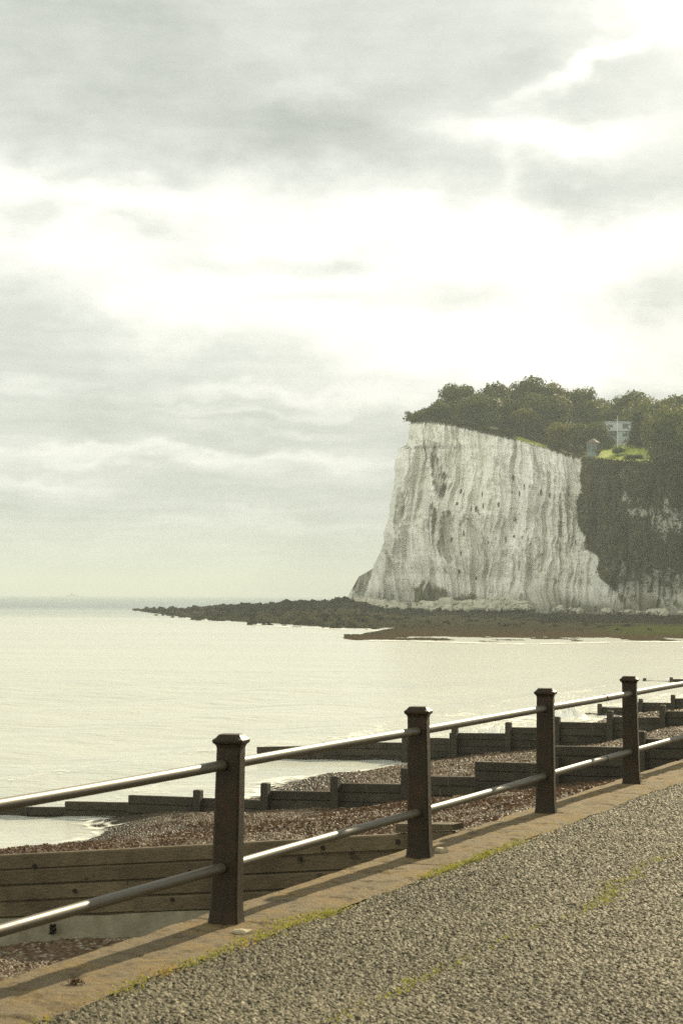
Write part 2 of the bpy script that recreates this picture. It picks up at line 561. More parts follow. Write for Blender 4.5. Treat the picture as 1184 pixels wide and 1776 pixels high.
for k in range(-2, 7):
    for h in RH:
        mb = MB()
        a, c = sw(post_s(k) + .02, post_w(k), h), sw(post_s(k + 1) - .02, post_w(k + 1), h)
        sag = .004 * math.sin(k * 2.3 + h * 9)
        pts = [a + (c - a) * t + np.array([0, 0, sag * math.sin(PI * t)]) for t in np.linspace(0, 1, 7)]
        mb.tube(pts, .0265, 28)
        ro = mb.build("rail", M['rail'], rail_root, smooth=True)
        if k == 2:
            cb = MB(); q = a + (c - a) * .66
            cb.tube([q - D * .012, q + D * .012], .0295, 24); cb.build("coupling", M['post'], ro, smooth=True)
        for e, sg in ((a, 1), (c, -1)):     # collars where the pipe meets the post
            cb = MB(); q0 = e + D * sg * .022
            cb.tube([q0, q0 + D * sg * .018], .0305, 24); cb.build("collar", M['post'], ro, smooth=True)

# ------------------------------------------------------------------ promenade and sea wall
def chip_patch(s0, s1, w0, w1, step, size):
    s = np.arange(s0, s1 + step / 2, step); w = np.arange(w0, w1 + step / 2, step)
    S, W = np.meshgrid(s, w, indexing='ij')
    S = S + RNG.uniform(-.3, .3, S.shape) * step * (S > s0) ; W = W + RNG.uniform(-.3, .3, W.shape) * step * (W > w0)
    d, dx, dy, r1, r2, r3 = cells(S, W, size, 5)
    hgt = size * (.08 + .42 * r1) * sstep(.78, .40, d)
    hgt += size * ((r2 - .5) * dx + (r3 - .5) * dy) * 1.1 * sstep(.85, .3, d)
    d2, ex, ey, q1, q2, q3 = cells(S + 3, W + 7, size * .45, 9)
    hgt = np.maximum(hgt, size * .16 * q1 * np.clip(1 - d2, 0, 1))
    big = .004 * fbm(S * 1.3, W * 1.3, 0, 3, 3)
    z = -.016 + hgt * .85 + big
    V = sw(S.ravel(), W.ravel(), z.ravel())
    t = (.55 * r2 + .45 * r3)[..., None]
    c = np.array([.032, .028, .0165]) * (1 - t) + np.array([.225, .195, .120]) * t
    c = np.where((r1 > .90)[..., None], np.array([.29, .25, .165]), c)
    gap = np.clip((d - .42) * 3.2, 0, 1)[..., None]
    c = c * (1 - gap) + np.array([.014, .012, .008]) * gap      # bitumen between the stones
    return V, grid_faces(len(s), len(w)), c.reshape(-1, 3)


Va, Fa, Ca = chip_patch(-3.6, 12.2, -3.0, -.30, .0056, .019)
# the rest of the carriageway, coarser, butted against the fine part
parts = [(Va, Fa, Ca)]
for (s0, s1, w0, w1) in ((-40, -3.6, -14, -.30), (12.4, 160, -14, -.30), (-3.6, 12.4, -14, -3.1)):
    s = np.linspace(s0, s1, 60); w = np.linspace(w0, w1, 40)
    S, W = np.meshgrid(s, w, indexing='ij')
    V = sw(S.ravel(), W.ravel(), -.006 + .002 * RNG.standard_normal(S.size))
    parts.append((V, grid_faces(60, 40), np.tile([.085, .073, .047], (S.size, 1))))


def joinp(parts):
    Vs, Fs, A, o = [], [], [], 0
    for p in parts:
        Vs.append(p[0]); Fs.append(p[1] + o); A.append(p[2:]); o += len(p[0])
    return np.concatenate(Vs), np.concatenate(Fs), [np.concatenate(a) for a in zip(*A)]


V, Fq, (Cc,) = joinp(parts)
road = link("promenade_road", np_mesh("promenade_road", V, Fq, M['road'], False, {"chip": Cc}))
tag(road, "coarse grey chipped asphalt promenade in the foreground", "promenade", kind="structure")

wall_root = thing("sea_wall", sw(0, .2, 0), "concrete sea wall with worn ochre coping under the railing", "sea wall")
s = np.arange(-14, 40, .02); w = np.linspace(-.33, .245, 30)
S, W = np.meshgrid(s, w, indexing='ij')
edge_in = .035 * fbm(s * 2.2, s * 0, 0, 4, 21)[:, None]; edge_out = .012 * fbm(s * 5, s * 0, 0, 4, 22)[:, None]
tt = (W + .33) / .575
W2 = W + (1 - tt) * edge_in + tt * edge_out
Z = .004 + .007 * fbm(S * 4, W * 4, 0, 5, 23) - .022 * sstep(.93, 1.0, tt) - .022 * sstep(.12, 0, tt) * (0.6 + .4 * fbm(S * 3, W * 0, 0, 3, 24))
jn = np.abs((S + 1.15 + .01 * fbm(W * 9, S * 0, 0, 3, 27)) % 2.43 - 1.2); Z = Z - .014 * sstep(.016, .006, jn)      # joints between the coping slabs
pit = fbm(S * 11, W * 11, 0, 3, 26); Z = Z - .010 * sstep(.35, .6, pit)
V = sw(S.ravel(), W2.ravel(), Z.ravel())
rim = V.reshape(len(s), len(w), 3)[:, -1].copy(); rim2 = rim.copy(); rim2[:, 2] = -.36
Fq = grid_faces(len(s), len(w))
o = len(V); V = np.concatenate([V, rim, rim2]); a = o + np.arange(len(s) - 1); k_ = len(s)
Fq = np.concatenate([Fq, np.stack([a, a + 1, a + k_ + 1, a + k_], 1)])
me = np_mesh("coping", V - np.array(wall_root.location), Fq, M['coping'], True)
link("coping", me, wall_root)
mb = MB()
q = [sw(-40, .20), sw(160, .20), sw(160, -.1), sw(-40, -.1)]
mb.hexa([p + np.array([0, 0, -4.6]) for p in q], [p + np.array([0, 0, -.34]) for p in q])
mb.build("wall_face", M['concrete'], wall_root)
mb = MB()
for (a, c) in ((-40, -14.0), (40, 160)):
    q = [sw(a, .245), sw(c, .245), sw(c, -.33), sw(a, -.33)]
    mb.hexa([p + np.array([0, 0, -.36]) for p in q], [p + np.array([0, 0, .003]) for p in q])
mb.build("coping", M['coping'], wall_root)

# ------------------------------------------------------------------ beach
GS = [14.5, 35.4, 55.0, 84.0, 122.0, 150.0]


def beach_z(s, w):
    s = np.asarray(s, float); w = np.asarray(w, float)
    z = -.9 - .157 * w
    off = np.zeros_like(z + s)
    edges = [-8.0] + GS + [210.0]
    for i in range(len(edges) - 1):
        a, c = edges[i], edges[i + 1]
        f = (s - a) / (c - a)
        inb = (s >= a) & (s < c)
        near = sstep(.35, 1.0, f)
        drop = .62 if i == 0 else (.42 if i == 1 else .12)
        o = .06 * (1 - sstep(0, .5, f)) - drop * near * (1 - .8 * sstep(13, 19, w) * (i > 0))
        if i >= 2: o = o - .40 * (1 - sstep(0, .10, f))
        off = np.where(inb, o, off)
    off = off * sstep(-.5, 3, w)
    berm = .10 * np.sin((w - 3) * 1.1) * sstep(2, 5, w) * (1 - sstep(12, 16, w))
    lump = .13 * fbm(s * .28, w * .4, 0, 4, 31) + .05 * fbm(s * 1.3, w * 1.3, 0, 3, 32)
    cusp = .13 * np.sin(s * .55 + 1.0) * sstep(9, 19, w)
    return np.maximum(z + off + berm + lump + cusp, -6.5)


def beach_patch(s0, s1, w0, w1, step, size, seed):
    s = np.linspace(s0, s1, int((s1 - s0) / step) + 1); w = np.linspace(w0, w1, int((w1 - w0) / step) + 1)
    S, W = np.meshgrid(s, w, indexing='ij')
    S0, S = S, np.minimum(S, s1 - 2e-3)
    z = beach_z(S, W)
    if size:
        d, dx, dy, r1, r2, r3 = cells(S, W, size, seed)
        z = z + size * (.15 + .55 * r1) * np.sqrt(np.clip(1 - (d / .85) ** 2, 0, 1)) - size * .4
        z = z + size * ((r2 - .5) * dx + (r3 - .5) * dy) * .8
        t = r3[..., None]
        c = np.array([.036, .025, .014]) * (1 - t) + np.array([.145, .106, .064]) * t
        c = np.where((r2 > .9)[..., None], np.array([.22, .19, .145]), c)
        c = np.where((r2 < .26)[..., None], np.array([.085, .052, .030]), c)
        co = np.zeros(S.size)
    else:
        c = np.tile([.1, .09, .07], (S.size, 1)); co = np.ones(S.size)
    base = beach_z(S, W)
    wet = (1 - sstep(SEA + .05, SEA + .55, base + .15 * fbm(S * .6, W * .6, 0, 3, 44))).ravel() * .8
    return sw(S0.ravel(), W.ravel(), z.ravel()), grid_faces(len(s), len(w)), c.reshape(-1, 3), co, wet


bp = [beach_patch(-14, 4, .21, 30, .25, 0, 1),
      beach_patch(4, 14.5, .21, 18, .028, .055, 51), beach_patch(4, 14.5, 18, 60, .25, 0, 1),
      beach_patch(14.5, 35.4, .21, 3, .06, .10, 52), beach_patch(14.5, 35.4, 3, 21.2, .023, .046, 53), beach_patch(14.5, 35.4, 21.2, 60, .3, 0, 1),
      beach_patch(35.4, 55, .21, 5, .25, 0, 1), beach_patch(35.4, 55, 5, 21.2, .036, .075, 54), beach_patch(35.4, 55, 21.2, 60, .3, 0, 1),
      beach_patch(55, 84, .21, 8, .25, 0, 1), beach_patch(55, 84, 8, 21.2, .065, .13, 55), beach_patch(55, 84, 21.2, 60, .3, 0, 1),
      beach_patch(84, 122, .21, 60, .3, 0, 1), beach_patch(122, 205, .21, 60, .35, 0, 1)]
V, Fq, (cc, co, wet) = joinp(bp)
beach = link("beach", np_mesh("beach", V, Fq, M['shingle'], False, {"stone": cc, "coarse": co, "wet": wet}))
tag(beach, "brown grey shingle beach sloping down to the sea between the groynes", "beach", kind="structure")

# brown seaweed thrown up on the shingle
def flakes(P, size, rng, flat=.5, aspect=(.35, 1.0)):
    n = len(P)
    a = rng.normal(size=(n, 3)); a[:, 2] *= flat; a /= np.linalg.norm(a, axis=1)[:, None]
    b_ = rng.normal(size=(n, 3)); b_[:, 2] *= flat
    b_ -= (b_ * a).sum(1)[:, None] * a; b_ /= np.linalg.norm(b_, axis=1)[:, None]
    l = size * rng.uniform(.5, 1.3, (n, 1)); wd = l * rng.uniform(*aspect, (n, 1))
    V = np.stack([P - a * l * .5, P + b_ * wd * .5, P + a * l * .5, P - b_ * wd * .5], 1).reshape(-1, 3)
    Fq = np.arange(4 * n).reshape(n, 4)
    return V, Fq, np.repeat(rng.uniform(0, 1, n), 4)


def leaves(P, Nr, size, rng, jit=.55, aspect=(.55, 1.0)):
    n = len(P)
    nr = Nr + rng.normal(0, jit, (n, 3)); nr /= np.linalg.norm(nr, axis=1)[:, None]
    a = np.cross(nr, rng.normal(size=(n, 3))); a /= np.linalg.norm(a, axis=1)[:, None]
    b_ = np.cross(nr, a)
    l = size * rng.uniform(.5, 1.3, (n, 1)); wd = l * rng.uniform(*aspect, (n, 1))
    V = np.stack([P - a * l * .5, P + b_ * wd * .5, P + a * l * .5, P - b_ * wd * .5], 1).reshape(-1, 3)
    return V, np.arange(4 * n).reshape(n, 4), np.repeat(rng.uniform(0, 1, n), 4)


def weed_points(n, s0, s1, w0, w1, thr, seed, lift=.03):
    s = RNG.uniform(s0, s1, n); w = RNG.uniform(w0, w1, n)
    k = fbm(s * .35, w * .55, 0, 4, seed) > thr
    s, w = s[k], w[k]
    P = sw(s, w, beach_z(s, w) + RNG.uniform(.0, lift, len(s)))
    return P


Pw = np.concatenate([weed_points(26000, 15, 35, 3, 17.5, -.12, 61), weed_points(30000, 15, 35, 3, 17.5, .12, 61), weed_points(26000, 25, 35, 6, 16.5, -.05, 62), weed_points(9000, 36, 54, 5, 16, .25, 63)])
V, Fq, r = flakes(Pw, .075, RNG, .45)
tag(link("seaweed", np_mesh("seaweed", V, Fq, M['weed'], False, {"rnd": r})), "reddish brown seaweed strewn across the shingle between the two nearest groynes", "seaweed", kind="stuff")

# ------------------------------------------------------------------ groynes
def groyne(s0, panels, piles, label, mat, lowest=None, rowh=.23, footing=None, extra=None, group="timber groynes along the beach"):
    wm, zm = onplane(s0, *[(p[0] + p[1]) / 2 if i == 0 else p[2] for i, p in enumerate((panels[0], panels[0]))])
    root = thing("timber_groyne", sw(s0, wm, float(beach_z(s0 - .2, wm))), label, "groyne", group)
    for pi, (xa, xb, ya, yb) in enumerate(panels):
        wa, za = onplane(s0, xa, ya); wb, zb = onplane(s0, xb, yb)   # wa is seaward
        mb = MB()
        nrow = 0
        while True:
            ta, tb = za - nrow * rowh, zb - nrow * rowh
            lowa = float(beach_z(s0 - .05, wa)) - .35; lowb = float(beach_z(s0 - .05, wb)) - .35
            if lowest is not None and nrow >= lowest: break
            if lowest is None and ta < min(lowa, SEA - .5) and tb < min(lowb, SEA - .5): break
            if lowest is None and ta < lowa and tb < lowb: break
            if nrow > 14: break
            # planks of this row
            cuts = [0.0]; L = abs(wa - wb)
            x = random.uniform(.35, 1.0) * min(L, 3.2)
            while x < L - .5:
                cuts.append(x); x += random.uniform(2.2, 3.6)
            cuts.append(L)
            for c0, c1 in zip(cuts[:-1], cuts[1:]):
                f0, f1 = c0 / L, c1 / L
                w0 = wa + (wb - wa) * f0; w1 = wa + (wb - wa) * f1
                g0 = .006 * (-1 if w1 < w0 else 1)
                zt0 = ta + (tb - ta) * f0 + random.uniform(-.006, .006); zt1 = ta + (tb - ta) * f1 + random.uniform(-.006, .006)
                off = random.uniform(-.028, .028); th = .075
                b4, t4 = [], []
                for (ww, zt) in ((w0 + g0, zt0), (w1 - g0, zt1)):
                    pass
                sa, sb = s0 - th + off, s0 + th + off
                pts = [(sa, w0 + g0, zt0), (sa, w1 - g0, zt1), (sb, w1 - g0, zt1), (sb, w0 + g0, zt0)]
                ch = .018
                ins = lambda dz, q: [sw(s_ + (q if i_ < 2 else -q), w_, z_ + dz) for i_, (s_, w_, z_) in enumerate(pts)]
                mb.rings([ins(-rowh - .012, ch * 2.2), ins(-rowh + .012, ch * 1.3), ins(-rowh + .03, 0), ins(-ch, 0), ins(0, ch)])
            nrow += 1
        mb.build("board_panel", mat, root)
    for (px, py) in piles:
        wp, zp = onplane(s0 - .2, px, py)
        mb = MB()
        zb = float(beach_z(s0 - .2, wp)) - .8
        hs = .095; ch = .015
        rs = []
        for z, h in ((min(zb, zp - 1.2), hs), (zp - .02, hs), (zp, hs - .018)):
            c = sw(s0 - .175, wp, z)
            rs.append([c + N * a * h + D * b_ * h for a, b_ in ((-1, -1), (1, -1), (1, 1), (-1, 1))][::-1])
        mb.rings(rs); mb.build("pile", mat, root)
    return root


g1 = groyne(GS[0], [(-260, 788, 1496.5, 1440.5)], [], "nearest pale brown plank groyne on a weedy concrete footing", M['wood_near'], lowest=4, rowh=.215)
# loose top timber at its landward end
mb = MB()
wa, za = onplane(GS[0], 690, 1427.5); wb, zb = onplane(GS[0], 789, 1428.5)
pts = [(GS[0] - .09, wa), (GS[0] - .09, wb), (GS[0] + .16, wb - .05), (GS[0] + .16, wa)]
wq, zq = onplane(GS[0], 789, 1440.5); wq2, zq2 = onplane(GS[0], 690, 1445)
mb.hexa([sw(a, b_, z_ + .012) for (a, b_), z_ in zip(pts, (zq2, zq, zq, zq2))], [sw(a, b_, z_) for (a, b_), z_ in zip(pts, (za, zb, zb, za))])
mb.build("top_timber", M['wood_near'], g1)
mb = MB()
w_a, z_a = onplane(GS[0], -260, 1496.5); w_b, z_b = onplane(GS[0], 788, 1440.5)
z_a -= 4 * .215; z_b -= 4 * .215
n_ = 60
for i in range(n_):
    f0, f1 = i / n_, (i + 1) / n_
    ww0, ww1 = w_a + (w_b - w_a) * f0, w_a + (w_b - w_a) * f1
    zz0, zz1 = z_a + (z_b - z_a) * f0, z_a + (z_b - z_a) * f1
    j0, j1 = [.03 * float(fbm(q * 1.7, 3, 0, 3, 71)) for q in (ww0, ww1)]
    p4 = [(GS[0] - .16 + j0, ww0, zz0 + j0), (GS[0] - .16 + j1, ww1, zz1 + j1), (GS[0] + .2, ww1, zz1 - .02), (GS[0] + .2, ww0, zz0 - .02)]
    mb.add([sw(GS[0] - .22 + j0, ww0, -5), sw(GS[0] - .22 + j1, ww1, -5)] + [sw(a, b_, c_) for a, b_, c_ in p4], [[0, 1, 3, 2], [2, 3, 4, 5]])
mb.build("concrete_footing", M['footing'], g1, smooth=True)
for px_, py_ in ((60, 1502), (330, 1512), (130, 1545), (300, 1560), (520, 1490), (560, 1470), (690, 1460)):
    wp, zp = onplane(GS[0] - .09, px_, py_)
    mb = MB(); mb.tube([sw(GS[0] - .06, wp, zp), sw(GS[0] - .112, wp, zp)], .03, 8); mb.build("bolt_head", M['weed_dark'], g1)

groyne(GS[1], [(-120, 115, 1398, 1400), (115, 225, 1390, 1391.5), (225, 453, 1379, 1387), (453, 578, 1371, 1373), (578, 702, 1358, 1360),
               (702, 824, 1345, 1347), (824, 963, 1321, 1324), (963, 1108, 1294, 1296), (1108, 1330, 1281, 1284)],
       [(343, 1370), (460, 1358), (581, 1346), (703, 1332), (963, 1313), (1111, 1268)],
       "second groyne from the camera, dark stepped boards passing behind the leftmost railing post", M['wood_wet'])
groyne(GS[2], [(447, 560, 1295, 1293), (560, 703, 1287, 1288), (703, 780, 1279, 1280), (780, 880, 1271, 1272), (880, 965, 1261, 1262),
               (965, 1057, 1252, 1253), (1057, 1146, 1243, 1244), (1146, 1330, 1233, 1235)],
       [(702, 1270), (788, 1261), (881, 1252.5), (965, 1243), (1057, 1233), (1148, 1223)],
       "third groyne from the camera, dark boards running out into the shallows behind the middle posts", M['wood_wet'])
groyne(GS[3], [(1005, 1038, 1234, 1238), (1038, 1105, 1226, 1228), (1105, 1164, 1218, 1219), (1164, 1330, 1211, 1213)],
       [(1039, 1220.5), (1110, 1212), (1166, 1205)], "fourth groyne from the camera, dark boards beside the rightmost full post", M['wood_wet'])
groyne(GS[4], [(1113, 1160, 1180, 1181), (1160, 1330, 1177.5, 1179)], [(1117, 1176), (1163, 1174.5)],
       "farthest groyne, thin dark line of boards just above the top rail at the right edge", M['wood_wet'])

# ------------------------------------------------------------------ sea
def axis(lo, hi, step, far, n):
    mid = np.arange(lo, hi + step / 2, step)
    gl = lo - (np.geomspace(step, lo + far, n) if lo + far > 0 else [])
    gh = hi + np.geomspace(step, far - hi, n)
    return np.concatenate([gl[::-1], mid, gh])


xs = axis(-45, 75, .5, 9300, 70)
ys = np.concatenate([np.arange(8, 160, .45), 160 + np.geomspace(.45, 8900, 150)])
X, Y = np.meshgrid(xs, ys, indexing='ij')
rel = np.stack([X - P0[0], Y - P0[1]], -1)
S_ = rel @ D[:2]; W_ = rel @ N[:2]
near = (1 - sstep(110, 170, Y)) * (1 - sstep(60, 75, np.abs(X)))
swell = .10 * np.sin(W_ * .75 + 1.5 * fbm(S_ * .05, W_ * .03, 0, 3, 81)) * sstep(19, 26, W_)
chop = .07 * fbm(X * .5, Y * 1.0, 0, 4, 82)
Zs = SEA + near * (swell + chop)
# ground is only wet where the beach lies lower, so the sheet may run on under it
V = np.stack([X, Y, Zs], -1).reshape(-1, 3)
inland = (W_ < 9).ravel()
Fq = grid_faces(len(xs), len(ys))[:, ::-1]
keep = ~(inland[Fq].all(1) & (S_.ravel()[Fq] > -60).all(1) & (S_.ravel()[Fq] < 180).all(1))
sea = link("sea", np_mesh("sea", V, Fq[keep], M['sea'], True))
tag(sea, "pale silvery sea reaching to the horizon", "sea", kind="structure")

# foam at the beach edge and lines of it farther out
s = np.arange(15, 135, .25); w = np.arange(15.5, 42, .25)
S, W = np.meshgrid(s, w, indexing='ij')
Pf = sw(S.ravel(), W.ravel(), 0)
near = (1 - sstep(110, 170, Pf[:, 1])) * (1 - sstep(60, 75, np.abs(Pf[:, 0])))
Sr, Wr = S.ravel(), W.ravel()
zf = SEA + near * (.10 * np.sin(Wr * .75 + 1.5 * fbm(Sr * .05, Wr * .03, 0, 3, 81)) * sstep(19, 26, Wr) + .07 * fbm(Pf[:, 0] * .5, Pf[:, 1] * 1.0, 0, 4, 82)) + .035
bz = beach_z(Sr, Wr)
zf = np.maximum(zf, np.minimum(bz + .03, SEA + .18))
depth = SEA - bz
am = .78 * np.exp(-((depth - .02) / .10) ** 2) + .55 * np.exp(-((depth - .55) / .22) ** 2) * (.5 + .5 * fbm(Sr * .12, Wr * .3, 0, 3, 83)) \
    + .45 * sstep(50, 62, Sr) * np.exp(-((depth - .25) / .3) ** 2) + .5 * np.exp(-((Wr - 27 + 2 * fbm(Sr * .08, Wr * 0, 0, 3, 84)) / .9) ** 2) + .25 * sstep(2.4, 0, depth)
am = am * (.75 + .35 * fbm(Sr * .2, Wr * .2, 0, 3, 85))
am = np.clip(am, 0, 1) * sstep(42, 36, Wr)
Pf[:, 2] = zf
Fq = grid_faces(len(s), len(w))
kp = (am[Fq] > .08).any(1) & (depth[Fq] > -.35).all(1)
foam = link("shore_foam", np_mesh("shore_foam", Pf, Fq[kp], M['foam'], True, {"foam": am}))
tag(foam, "white foam washing along the water's edge between the groynes", "foam", kind="stuff")


# small breaking waves
def wave(px0, px1, py, Y, hgt, label, seed):
    n, mrow = 60, 12
    a, c = at(px0, py, np.array(Y)), at(px1, py, np.array(Y))
    vs = []
    t = np.linspace(0, 1, n)[:, None]; u = np.linspace(0, 1, mrow)[None, :]
    env = np.sin(PI * t) ** .6 * (.65 + .5 * fbm(t * 9, 0 * t, 0, 3, seed))
    X = a[0] + (c[0] - a[0]) * t + 0 * u
    Yv = Y + (u - .5) * 2.2 + .5 * fbm(t * 5, 0 * t, 0, 3, seed + 1)
    zz = SEA - .05 + hgt * env * np.sin(PI * u) ** 1.4 * (1 + .35 * fbm(t * 40, u * 5, 0, 3, seed + 2))
    V = np.stack([X, Yv, zz], -1).reshape(-1, 3)
    c0 = np.array([(a[0] + c[0]) / 2, Y, SEA])
    root = thing("breaking_wave", c0, label, "wave", "small breaking waves")
    link("crest", np_mesh("crest", V - c0, grid_faces(n, mrow), M['spray'], True), root)
    P = np.stack([RNG.uniform(a[0], c[0], 700), RNG.normal(Y, .5, 700), SEA + np.abs(RNG.normal(0, hgt * .55, 700)) + .1], 1)
    V, Fq, r = flakes(P - c0, .10, RNG, 1.0)
    tag(link("spray", np_mesh("spray", V, Fq, M['spray'], False, {"rnd": r}), root), kind="stuff")


wave(815, 886, 1268, 82, .60, "low white wave breaking just beyond the third groyne left of the third post", 3)
wave(964, 1016, 1241, 95, .80, "white splashing wave breaking at the seaward tip of the fourth groyne", 8)

# ------------------------------------------------------------------ headland: chalk cliff
x_left = pl([(640, 715), (731, 708), (772, 706), (779, 690), (800, 687), (850, 683), (900, 675), (930, 668), (960, 658), (985, 650), (1040, 630), (1075, 618)])
y_top = pl([(690, 742), (709, 734), (745, 731), (790, 738), (850, 752), (900, 763), (945, 776), (975, 786), (1000, 793), (1060, 797), (1130, 803), (1400, 806)])
y_bot = pl([(600, 1050), (700, 1061), (850, 1063), (1000, 1066), (1184, 1092), (1400, 1100)])
Y_base = pl([(600, 606), (700, 598), (1005, 570), (1060, 545), (1184, 500), (1400, 430)])
ncol, nrow = 760, 300
NT = 90   # extra columns that turn the corner and run back out of sight
v = np.linspace(0, 1, nrow)[:, None]
tcol = np.linspace(0, 1, ncol)[None, :]
XR = 1330
# iterate: column px depends on row's y and vice versa
px = 690 + (XR - 690) * tcol + 0 * v
for _ in range(6):
    yy = y_bot(px) + (y_top(px) - y_bot(px)) * v
    px = x_left(yy) + (XR - x_left(yy)) * tcol
hfrac = v + 0 * tcol
B = np.stack([(px - 592) / F * Y_base(px), Y_base(px), 0 * px], -1)
Hm = 55 * hfrac
Yd = Y_base(px) + .16 * Hm + 8 * (1 - np.clip(hfrac * 5, 0, 1)) * -1
# fluting, ribs and ledges, measured along the face in metres
zm = Hm
um = (px - 650) / F * 585
um = um + 3.2 * fbm(um * .05, zm * .045, 0, 4, 90) + .5 * fbm(um * .3, zm * .2, 0, 3, 91)     # folds wander sideways
rib = 1 - np.abs(fbm(um * .085, zm * .012, 0, 2, 101)) * 2
rib2 = 1 - np.abs(fbm(um * .30, zm * .03 + .2 * fbm(um * .1, zm * .05, 0, 2, 99), 0, 3, 102)) * 2
fl = fbm(um * .9, zm * .10, 0, 4, 103)
blk = fbm(um * .5, zm * .5, 0, 4, 104)
rib3 = 1 - np.abs(fbm(um * .75, zm * .09 + .3 * fbm(um * .2, zm * .12, 0, 2, 97), 0, 3, 98)) * 2
disp = 6.2 * rib + 2.8 * rib2 + 3.0 * fbm(um * .05, zm * .045, 0, 3, 89) + 1.2 * rib3 + 1.0 * fl + .45 * blk + .5 * np.abs(fbm(um * .25, zm * .6, 0, 4, 96))
but = sstep(.42, .0, hfrac)
disp = disp + but * (4.5 * np.clip(fbm(um * .13, zm * .02, 0, 2, 105) + .2, 0, 1) + 1.5 * rib2)


def ell(cx, cy, rx, ry, pw=2, wob=.35, seed=0):
    wx = 1.1 * rx * fbm(zm * .16, um * .12, 0, 5, 230 + seed); wy = .4 * ry * fbm(um * .35, zm * .05, 0, 4, 260 + seed)
    q = ((px - cx + wx) / rx) ** 2 + ((yy - cy + wy) / ry) ** 2 + 2.2 * wob * fbm(um * .8, zm * .35, 0, 5, 200 + seed)
    return sstep(1.25, .35, q)


# recesses and pits
scar = np.maximum(ell(759, 812, 8, 40, seed=1), ell(765, 838, 10, 24, seed=2))
scar2 = np.maximum(ell(776, 945, 14, 52, seed=3), ell(752, 905, 6, 32, seed=4))
notch = np.maximum(ell(698, 880, 7, 26, seed=5), ell(690, 905, 6, 26, seed=6))
crk = np.maximum(ell(973, 930, 3.5, 85, seed=7), ell(985, 890, 3, 50, seed=8))
disp = disp - 4.0 * scar - 2.2 * scar2 - 2.0 * notch - 1.5 * crk
pit = np.zeros_like(px); rg = np.random.default_rng(5)
for _ in range(30):
    cx, cy = rg.uniform(690, 1000), rg.uniform(760, 1010)
    if rg.uniform() < .5: cx, cy = rg.normal(850, 55), rg.normal(885, 28)
    rx, ry = rg.uniform(.9, 2.6), rg.uniform(1.5, 6.0)
    m_ = np.abs(px - cx) < 6
    q = ((px - cx) / rx) ** 2 + ((yy - cy) / ry) ** 2
    pit = np.maximum(pit, sstep(1.3, .5, q))
disp = disp - 1.5 * pit
edge_fade = sstep(0, .03, tcol) + 0 * v
Yd = Yd - disp * (.25 + .75 * edge_fade)
r_ = ray(px, yy)
P = r_ * Yd[..., None] + np.array([0, 0, CAM_Z])
# left silhouette: ragged in x too
P[..., 0] += (1 - edge_fade) * 1.1 * fbm(zm * .25, zm * 0 + 7, 0, 4, 106)
# corner columns: run back
back = np.linspace(1, 0, NT, endpoint=False)[None, :]
L0 = P[:, :1, :]
bx = L0 + np.stack([back * 35 * 1.0 + 0 * v, 190 * back ** 1.3 + 0 * v, -.0 * back + 0 * v], -1)
bx[..., 0] += 2.0 * fbm(back * 14, v * 9, 0, 4, 107) * back
bx[..., 2] += 0
Pall = np.concatenate([bx, P], 1)
NC = ncol + NT
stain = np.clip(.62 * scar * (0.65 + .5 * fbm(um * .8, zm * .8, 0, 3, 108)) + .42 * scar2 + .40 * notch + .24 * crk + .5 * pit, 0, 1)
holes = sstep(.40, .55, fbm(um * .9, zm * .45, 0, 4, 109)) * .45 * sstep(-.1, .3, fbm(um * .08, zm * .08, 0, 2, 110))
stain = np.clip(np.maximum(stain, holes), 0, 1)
low = sstep(1012, 1062, yy + 22 * fbm(um * .12, zm * .1, 0, 4, 111))
dirt = .42 * sstep(.70, .0, hfrac + .25 * fbm(um * .07, zm * .05, 0, 4, 118)) * (.6 + .6 * fbm(um * .15, zm * .1, 0, 4, 119)) + .16 * sstep(.1, .45, fbm(um * .05, zm * .03, 0, 4, 120))
green = np.clip(np.clip(dirt, 0, 1) + .66 * low + .8 * np.maximum(ell(742, 1040, 24, 34, seed=9), ell(790, 1050, 36, 18, seed=10)), 0, 1)
# vegetated flank on the right
bnd = pl([(780, 1003), (800, 1006), (905, 1002), (940, 1012), (960, 1030), (1000, 1038), (1060, 1090), (1100, 1180)])
veg = sstep(-3, 5, px - bnd(yy) + 10 * fbm(um * .3, zm * .3, 0, 4, 112))
chalkpatch = np.zeros_like(px)
for (cx, cy, rx, ry, k_) in ((1096, 870, 14, 15, 1), (1120, 884, 24, 9, 2), (1158, 910, 22, 26, 3), (1185, 900, 16, 18, 4), (1170, 995, 30, 10, 5), (1075, 1010, 22, 26, 6), (1125, 1030, 40, 22, 7), (1190, 1035, 40, 24, 8)):
    chalkpatch = np.maximum(chalkpatch, ell(cx, cy, rx, ry, wob=1.3, seed=20 + k_) * (.58 if k_ < 5 else .46))
green = np.maximum(green, veg * (1 - chalkpatch) * sstep(1100, 1000, yy + 30 * fbm(um * .2, zm * .2, 0, 3, 113)) + veg * .45 * (1 - chalkpatch))
green = np.clip(green, 0, 1)
pad = np.zeros((nrow, NT))
stA = np.concatenate([pad, stain], 1).ravel(); grA = np.concatenate([pad + .3 * (v < .15), green], 1).ravel()
Fq = grid_faces(nrow, NC)
cl0 = np.array([Pall[0, NT + 200, 0], Pall[0, NT + 200, 1], SEA])
cliff = link("chalk_cliff", np_mesh("chalk_cliff", Pall.reshape(-1, 3) - cl0, Fq, M['chalk'], True, {"stain": stA, "green": grA}), loc=cl0)
tag(cliff, "tall white chalk cliff face of the headland across the bay", "cliff", kind="structure")

